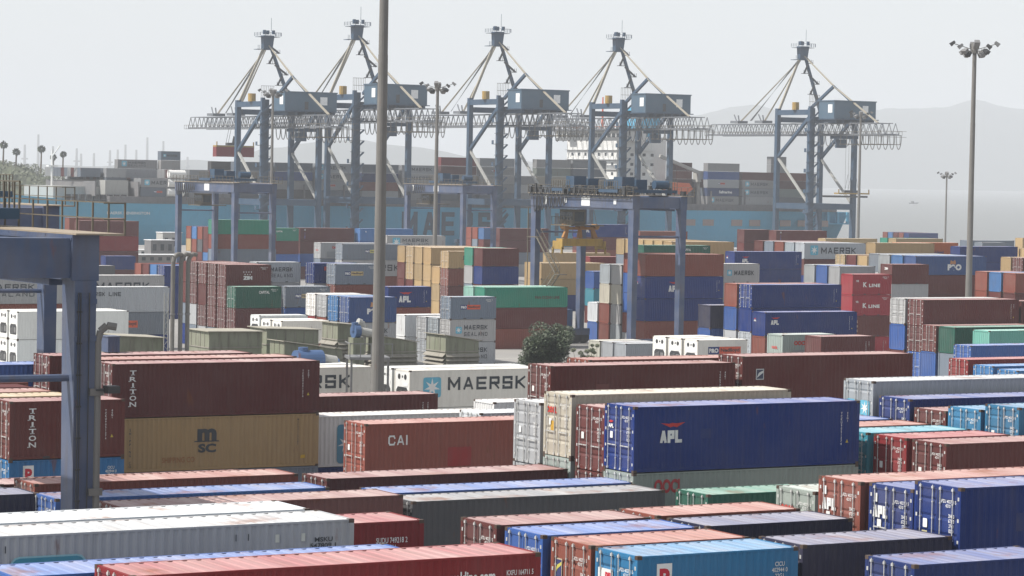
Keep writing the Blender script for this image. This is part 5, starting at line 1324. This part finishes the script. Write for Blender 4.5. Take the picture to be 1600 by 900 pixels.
# quayside clutter
rq = random.Random(4)
for k, (u, Y, w_, h_, mt_, lb) in enumerate([(253, 640, 6, 4.4, M_hatch, 'brown box cabin on the quay'), (268, 650, 5, 6, M_crlight, 'pale tall cabin on the quay'), (232, 655, 9, 1.6, M_white, 'row of white barriers on the quay'), (250, 600, 30, 2.2, M_quaywall, 'long low grey wall on the quay'), (1115, 640, 26, 3, M_white, 'long low white shed right of the centre gantry')]):
    P = px(u, Y); c = thing('cabin' if k != 3 else 'low_wall', lb, 'cabin' if k != 3 else 'wall', (P.x-w_/2, P.y, 0))
    mb = MB(); mb.box(0, w_, 0, 4, 0, h_); part(mb, 'wall', mt_, c)
    mb = MB(); mb.box(-.15, w_+.15, -.15, 4.15, h_+.003, h_+.15); part(mb, 'roof', M_sign, c)
    mb = MB()
    for q in range(int(w_/2)): mb.box(.5+q*2, 1.4+q*2, -.03, -.002, h_*.45, h_*.8)
    part(mb, 'window', M_glass, c)
# a small boat out on the water
P = px(1424, 2600); c = thing('boat', 'tiny dark boat far out on the water', 'boat', (P.x, P.y, -3))
mb = MB(); mb.prism([(-6,1.2),(-5,0),(5,0),(7,1.7),(3,1.3),(-3,1.2)], -1.5, 1.5); part(mb, 'hull', M_steel, c)
mb = MB(); mb.box(-3, 0, -1, 1, 1.25, 2.8); part(mb, 'cabin', M_steel, c)
mb = MB(); mb.box(-2.6, -.6, -1.03, -1.005, 1.9, 2.4); part(mb, 'window', M_glass, c)
# far chimneys and pylons on the left shore
for k, u in enumerate((36, 57, 80, 117, 124, 144, 169, 181, 193, 210, 227, 252, 290)):
    P = px(u, 6300+rq.uniform(-60, 60)); hh = [68,92,66,62,50,52,60,62,74,62,92,84,48][k]
    c = thing('far_chimney', 'hazy far chimney, %s from the left on the far shore' % ['first','second','third','fourth','fifth','sixth','seventh','eighth','ninth','tenth','eleventh','twelfth','thirteenth','fourteenth','fifteenth'][k], 'chimney', (P.x, P.y, 0), 0, 'far chimneys')
    mb = MB(); mb.tube((0,0,-3.5), (0,0,hh), 4.0, 2.6, n=8)
    if k % 3 == 0: mb.tube((0,0,hh*.5), (0,0,hh*.55), 8, n=8); mb.box(-9, 9, -6, 6, 0, hh*.35)
    part(mb, 'shaft', M_quaywall, c)

# ------------------------------------------------------------------ vegetation
def leaf_mat(name, c1, c2):
    mt, n, b = newmat(name); L = n.links.new
    oi = N(n, 'ShaderNodeNewGeometry'); r = N(n, 'ShaderNodeTexNoise'); r.inputs['Scale'].default_value = 1.2
    L(oi.outputs['Position'], r.inputs['Vector'])
    mr = N(n, 'ShaderNodeMapRange'); mr.inputs[1].default_value = .35; mr.inputs[2].default_value = .65; L(r.outputs[0], mr.inputs[0])
    mx = N(n, 'ShaderNodeMix', data_type='RGBA'); L(mr.outputs[0], mx.inputs[0]); mx.inputs[6].default_value = (*c1, 1); mx.inputs[7].default_value = (*c2, 1)
    L(mx.outputs[2], b.inputs['Base Color']); b.inputs['Roughness'].default_value = .6; return mt
M_leaf = leaf_mat('leaf', (.02,.034,.014), (.05,.07,.03)); M_leafhill = leaf_mat('scrub_leaf', (.05,.065,.03), (.11,.12,.06))
M_bark = simple_mat('bark', (.12,.09,.06), .9)
def leaves(mb, c, R, n, s, rnd, flat_=.8):
    for _ in range(n):
        while True:
            p = Vector((rnd.uniform(-1,1), rnd.uniform(-1,1), rnd.uniform(-1,1)))
            if .45 < p.length < 1: break
        p = Vector((p.x*R, p.y*R, p.z*R*flat_))+c
        a = Vector((rnd.gauss(0,1), rnd.gauss(0,1), rnd.gauss(0,1))).normalized(); b = a.orthogonal().normalized(); k = s*rnd.uniform(.6, 1.3)
        mb.poly([p-a*k, p+b*k*.45, p+a*k, p-b*k*.45])
def tree(X, Y, h, R, label, leafm, nclump, nleaf, ls, seed, name='tree', z0=0, group=None):
    rnd = random.Random(seed)
    c = thing(name, label, 'tree' if 'tree' in name else 'bush', (X, Y, z0), 0, group)
    tr = MB(); tr.tube((0,0,0), (.1,.05,h*.35), R*.09, R*.06, n=8); cr = MB()
    for k in range(nclump):
        t = rnd.uniform(0, 6.28); q = rnd.random()**.5*R*.72; z = h*rnd.uniform(.45, .86)-.25*q
        P = Vector((q*math.cos(t), q*math.sin(t), z)); tr.tube((.1,.05,h*.33), P, R*.04, R*.012, n=5)
        leaves(cr, P, R*rnd.uniform(.24, .4), nleaf, ls, rnd)
    part(tr, 'trunk', M_bark, c); part(cr, 'crown', leafm, c)
P = px(858, 245)
tree(P.x, P.y, 8.0, 3.0, 'round dark green tree before the centre gantry', M_leaf, 34, 420, .15, 5)
for k, (u, Y, h, R) in enumerate([(905, 249, 5.3, 1.0), (922, 249, 5.4, .9), (931, 250, 5.9, .6)]):
    P = px(u, Y); tree(P.x, P.y, h, R, ['yellowish', 'green', 'narrow pale'][k]+' shrub right of the round dark tree', M_leafhill, 8, 120, .1, 40+k, 'shrub')
# scrub on the left hill: uncountable, one object, plus the palms
rnd = random.Random(8); sc_ = MB(); dg = bpy.context.evaluated_depsgraph_get()
hill = D.objects['hill']; hv = [v.co.copy() for v in hill.data.vertices]
for _ in range(700):
    p = rnd.choice(hv)
    if p.z < -1: continue
    q = Vector((p.x+rnd.uniform(-6,6), p.y+rnd.uniform(-8,8), p.z+.5)); leaves(sc_, q, rnd.uniform(1.2, 2.8), 26, .7, rnd, .7)
so_ = part(sc_, 'scrub', M_leafhill, None); tag(so_, 'green scrub covering the low hill at the left', 'scrub', None, 'stuff')
for k, (u, z) in enumerate([(2, 31), (22, 28), (61, 29.5), (80, 26), (95, 27.4)]):
    P = px(u, 1165); zb = [22.5, 20.5, 17, 15, 12][k]-3; R_p = [2.0, 1.9, 1.9, 1.6, 1.7][k]
    c = thing('palm_tree', 'fan palm on the left hill crest, %s from the left edge' % ['first', 'second', 'third', 'fourth', 'fifth'][k], 'palm', (P.x, P.y, zb), 0, 'palms on the hill')
    mb = MB(); top = z-zb; mb.tube((0,0,-1.5), (.3,0,top-R_p*.4), .45, .3, n=7); part(mb, 'trunk', M_bark, c)
    mb = MB()
    for j in range(120):
        d = Vector((rnd.gauss(0,1), rnd.gauss(0,1), rnd.gauss(.15,.9))).normalized(); s = d.orthogonal().normalized(); o0 = Vector((.3,0,top-R_p*.4))
        mb.poly([o0+d*.4, o0+d*R_p*.7+s*.35, o0+d*R_p*rnd.uniform(.85,1.1), o0+d*R_p*.7-s*.35])
    part(mb, 'crown', M_leaf, c)

# ------------------------------------------------------------------ container stacks in the yard
POSN = ['top', 'second', 'third', 'bottom']
stuff_boxes = {}
for i, (zone, X0, Y0, zt, L, toks, labs) in enumerate(STACKS):
    z = zt; toks = toks.split(); labs = labs.split('|')
    for k, t in enumerate(toks):
        H = HGT[t.split(':')[2]]; z -= H
        if labs[k] == '*': stuff_boxes.setdefault(t.split(':')[0], []).append((X0, Y0, z, LEN[L], H))
        else: make_container(X0, Y0, z, L, t, labs[k], group=GROUPS[zone])
        z -= .012
    n = max(0, round(z/2.75)); 
    for k in range(n):
        h = z/n; stuff_boxes.setdefault(rndc.choice(['br', 'gy', 'nv', 'ru', 'gb']), []).append((X0, Y0, z-h*(k+1)+.01, LEN[L], h-.012))
# everything of this kind beyond the three hundred largest: one object
inner = MB()      # the inner rows of the ship's bays
for x, y, z, L, t in SHIP:
    if z > DK+2+2.62*2.5: continue
    n = int((SY1-1-(y+2.6))/2.55)
    for k in range(n):
        inner.cur = rs.choice([0, 0, 0, 1, 1, 2])
        yy = y+2.6+k*2.55
        if yy+2.44 < SY1: inner.box(x+.02, x+LEN[L]-.02, yy, yy+2.44, z+.01, z+2.6)
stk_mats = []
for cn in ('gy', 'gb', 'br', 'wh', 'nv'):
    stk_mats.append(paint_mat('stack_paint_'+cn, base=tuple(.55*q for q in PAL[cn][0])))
for x, y, z, L, c in ship_rest:
    inner.cur = {'gy': 0, 'gb': 1, 'br': 2, 'wh': 3, 'nv': 4, 'ru': 2, 'dg': 1, 'cr': 3, 'gg': 0}.get(c, 0)
    inner.box(x, x+LEN[L], y, y+2.44, z, z+2.59)
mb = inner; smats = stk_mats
for ci, (cn, lst) in enumerate(sorted(stuff_boxes.items())):
    smats.append(paint_mat('lower_paint_'+cn, base=PAL[cn][0])); mb.cur = ci+5
    for X0, Y0, z, X, h in lst:
        for x in (X0, X0+X-.16):
            for y in (Y0, Y0+W_-.16): mb.box(x, x+.16, y, y+.16, z, z+h)
        for y in (Y0, Y0+W_-.07): mb.box(X0+.16, X0+X-.16, y, y+.07, z+h-.08, z+h); mb.box(X0+.16, X0+X-.16, y, y+.07, z, z+.15)
        corr(mb, X0+.16, X0+X-.16, z+.15, z+h-.08, Y0+.012, .036, .278, 1)
        mb.box(X0+.05, X0+X-.05, Y0+.07, Y0+W_-.04, z+.02, z+h-.02)
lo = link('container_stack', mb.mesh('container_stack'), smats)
tag(lo, 'smaller, farther and mostly hidden containers packed between the others', 'container', None, 'stuff')


# ------------------------------------------------------------------ haze
M_haze = D.materials.new('haze_air'); M_haze.use_nodes = True; n = M_haze.node_tree; n.nodes.clear()
pv = N(n, 'ShaderNodeVolumePrincipled'); pv.inputs['Density'].default_value = HAZE
pv.inputs['Color'].default_value = (.815,.85,.895,1); pv.inputs['Anisotropy'].default_value = 0.0
mo = N(n, 'ShaderNodeOutputMaterial'); n.links.new(pv.outputs[0], mo.inputs['Volume'])
mb = MB(); mb.box(-6000, 22000, -450, 22000, -7, 480)
hz = part(mb, 'haze', M_haze, None); tag(hz, None, None, None, 'stuff')
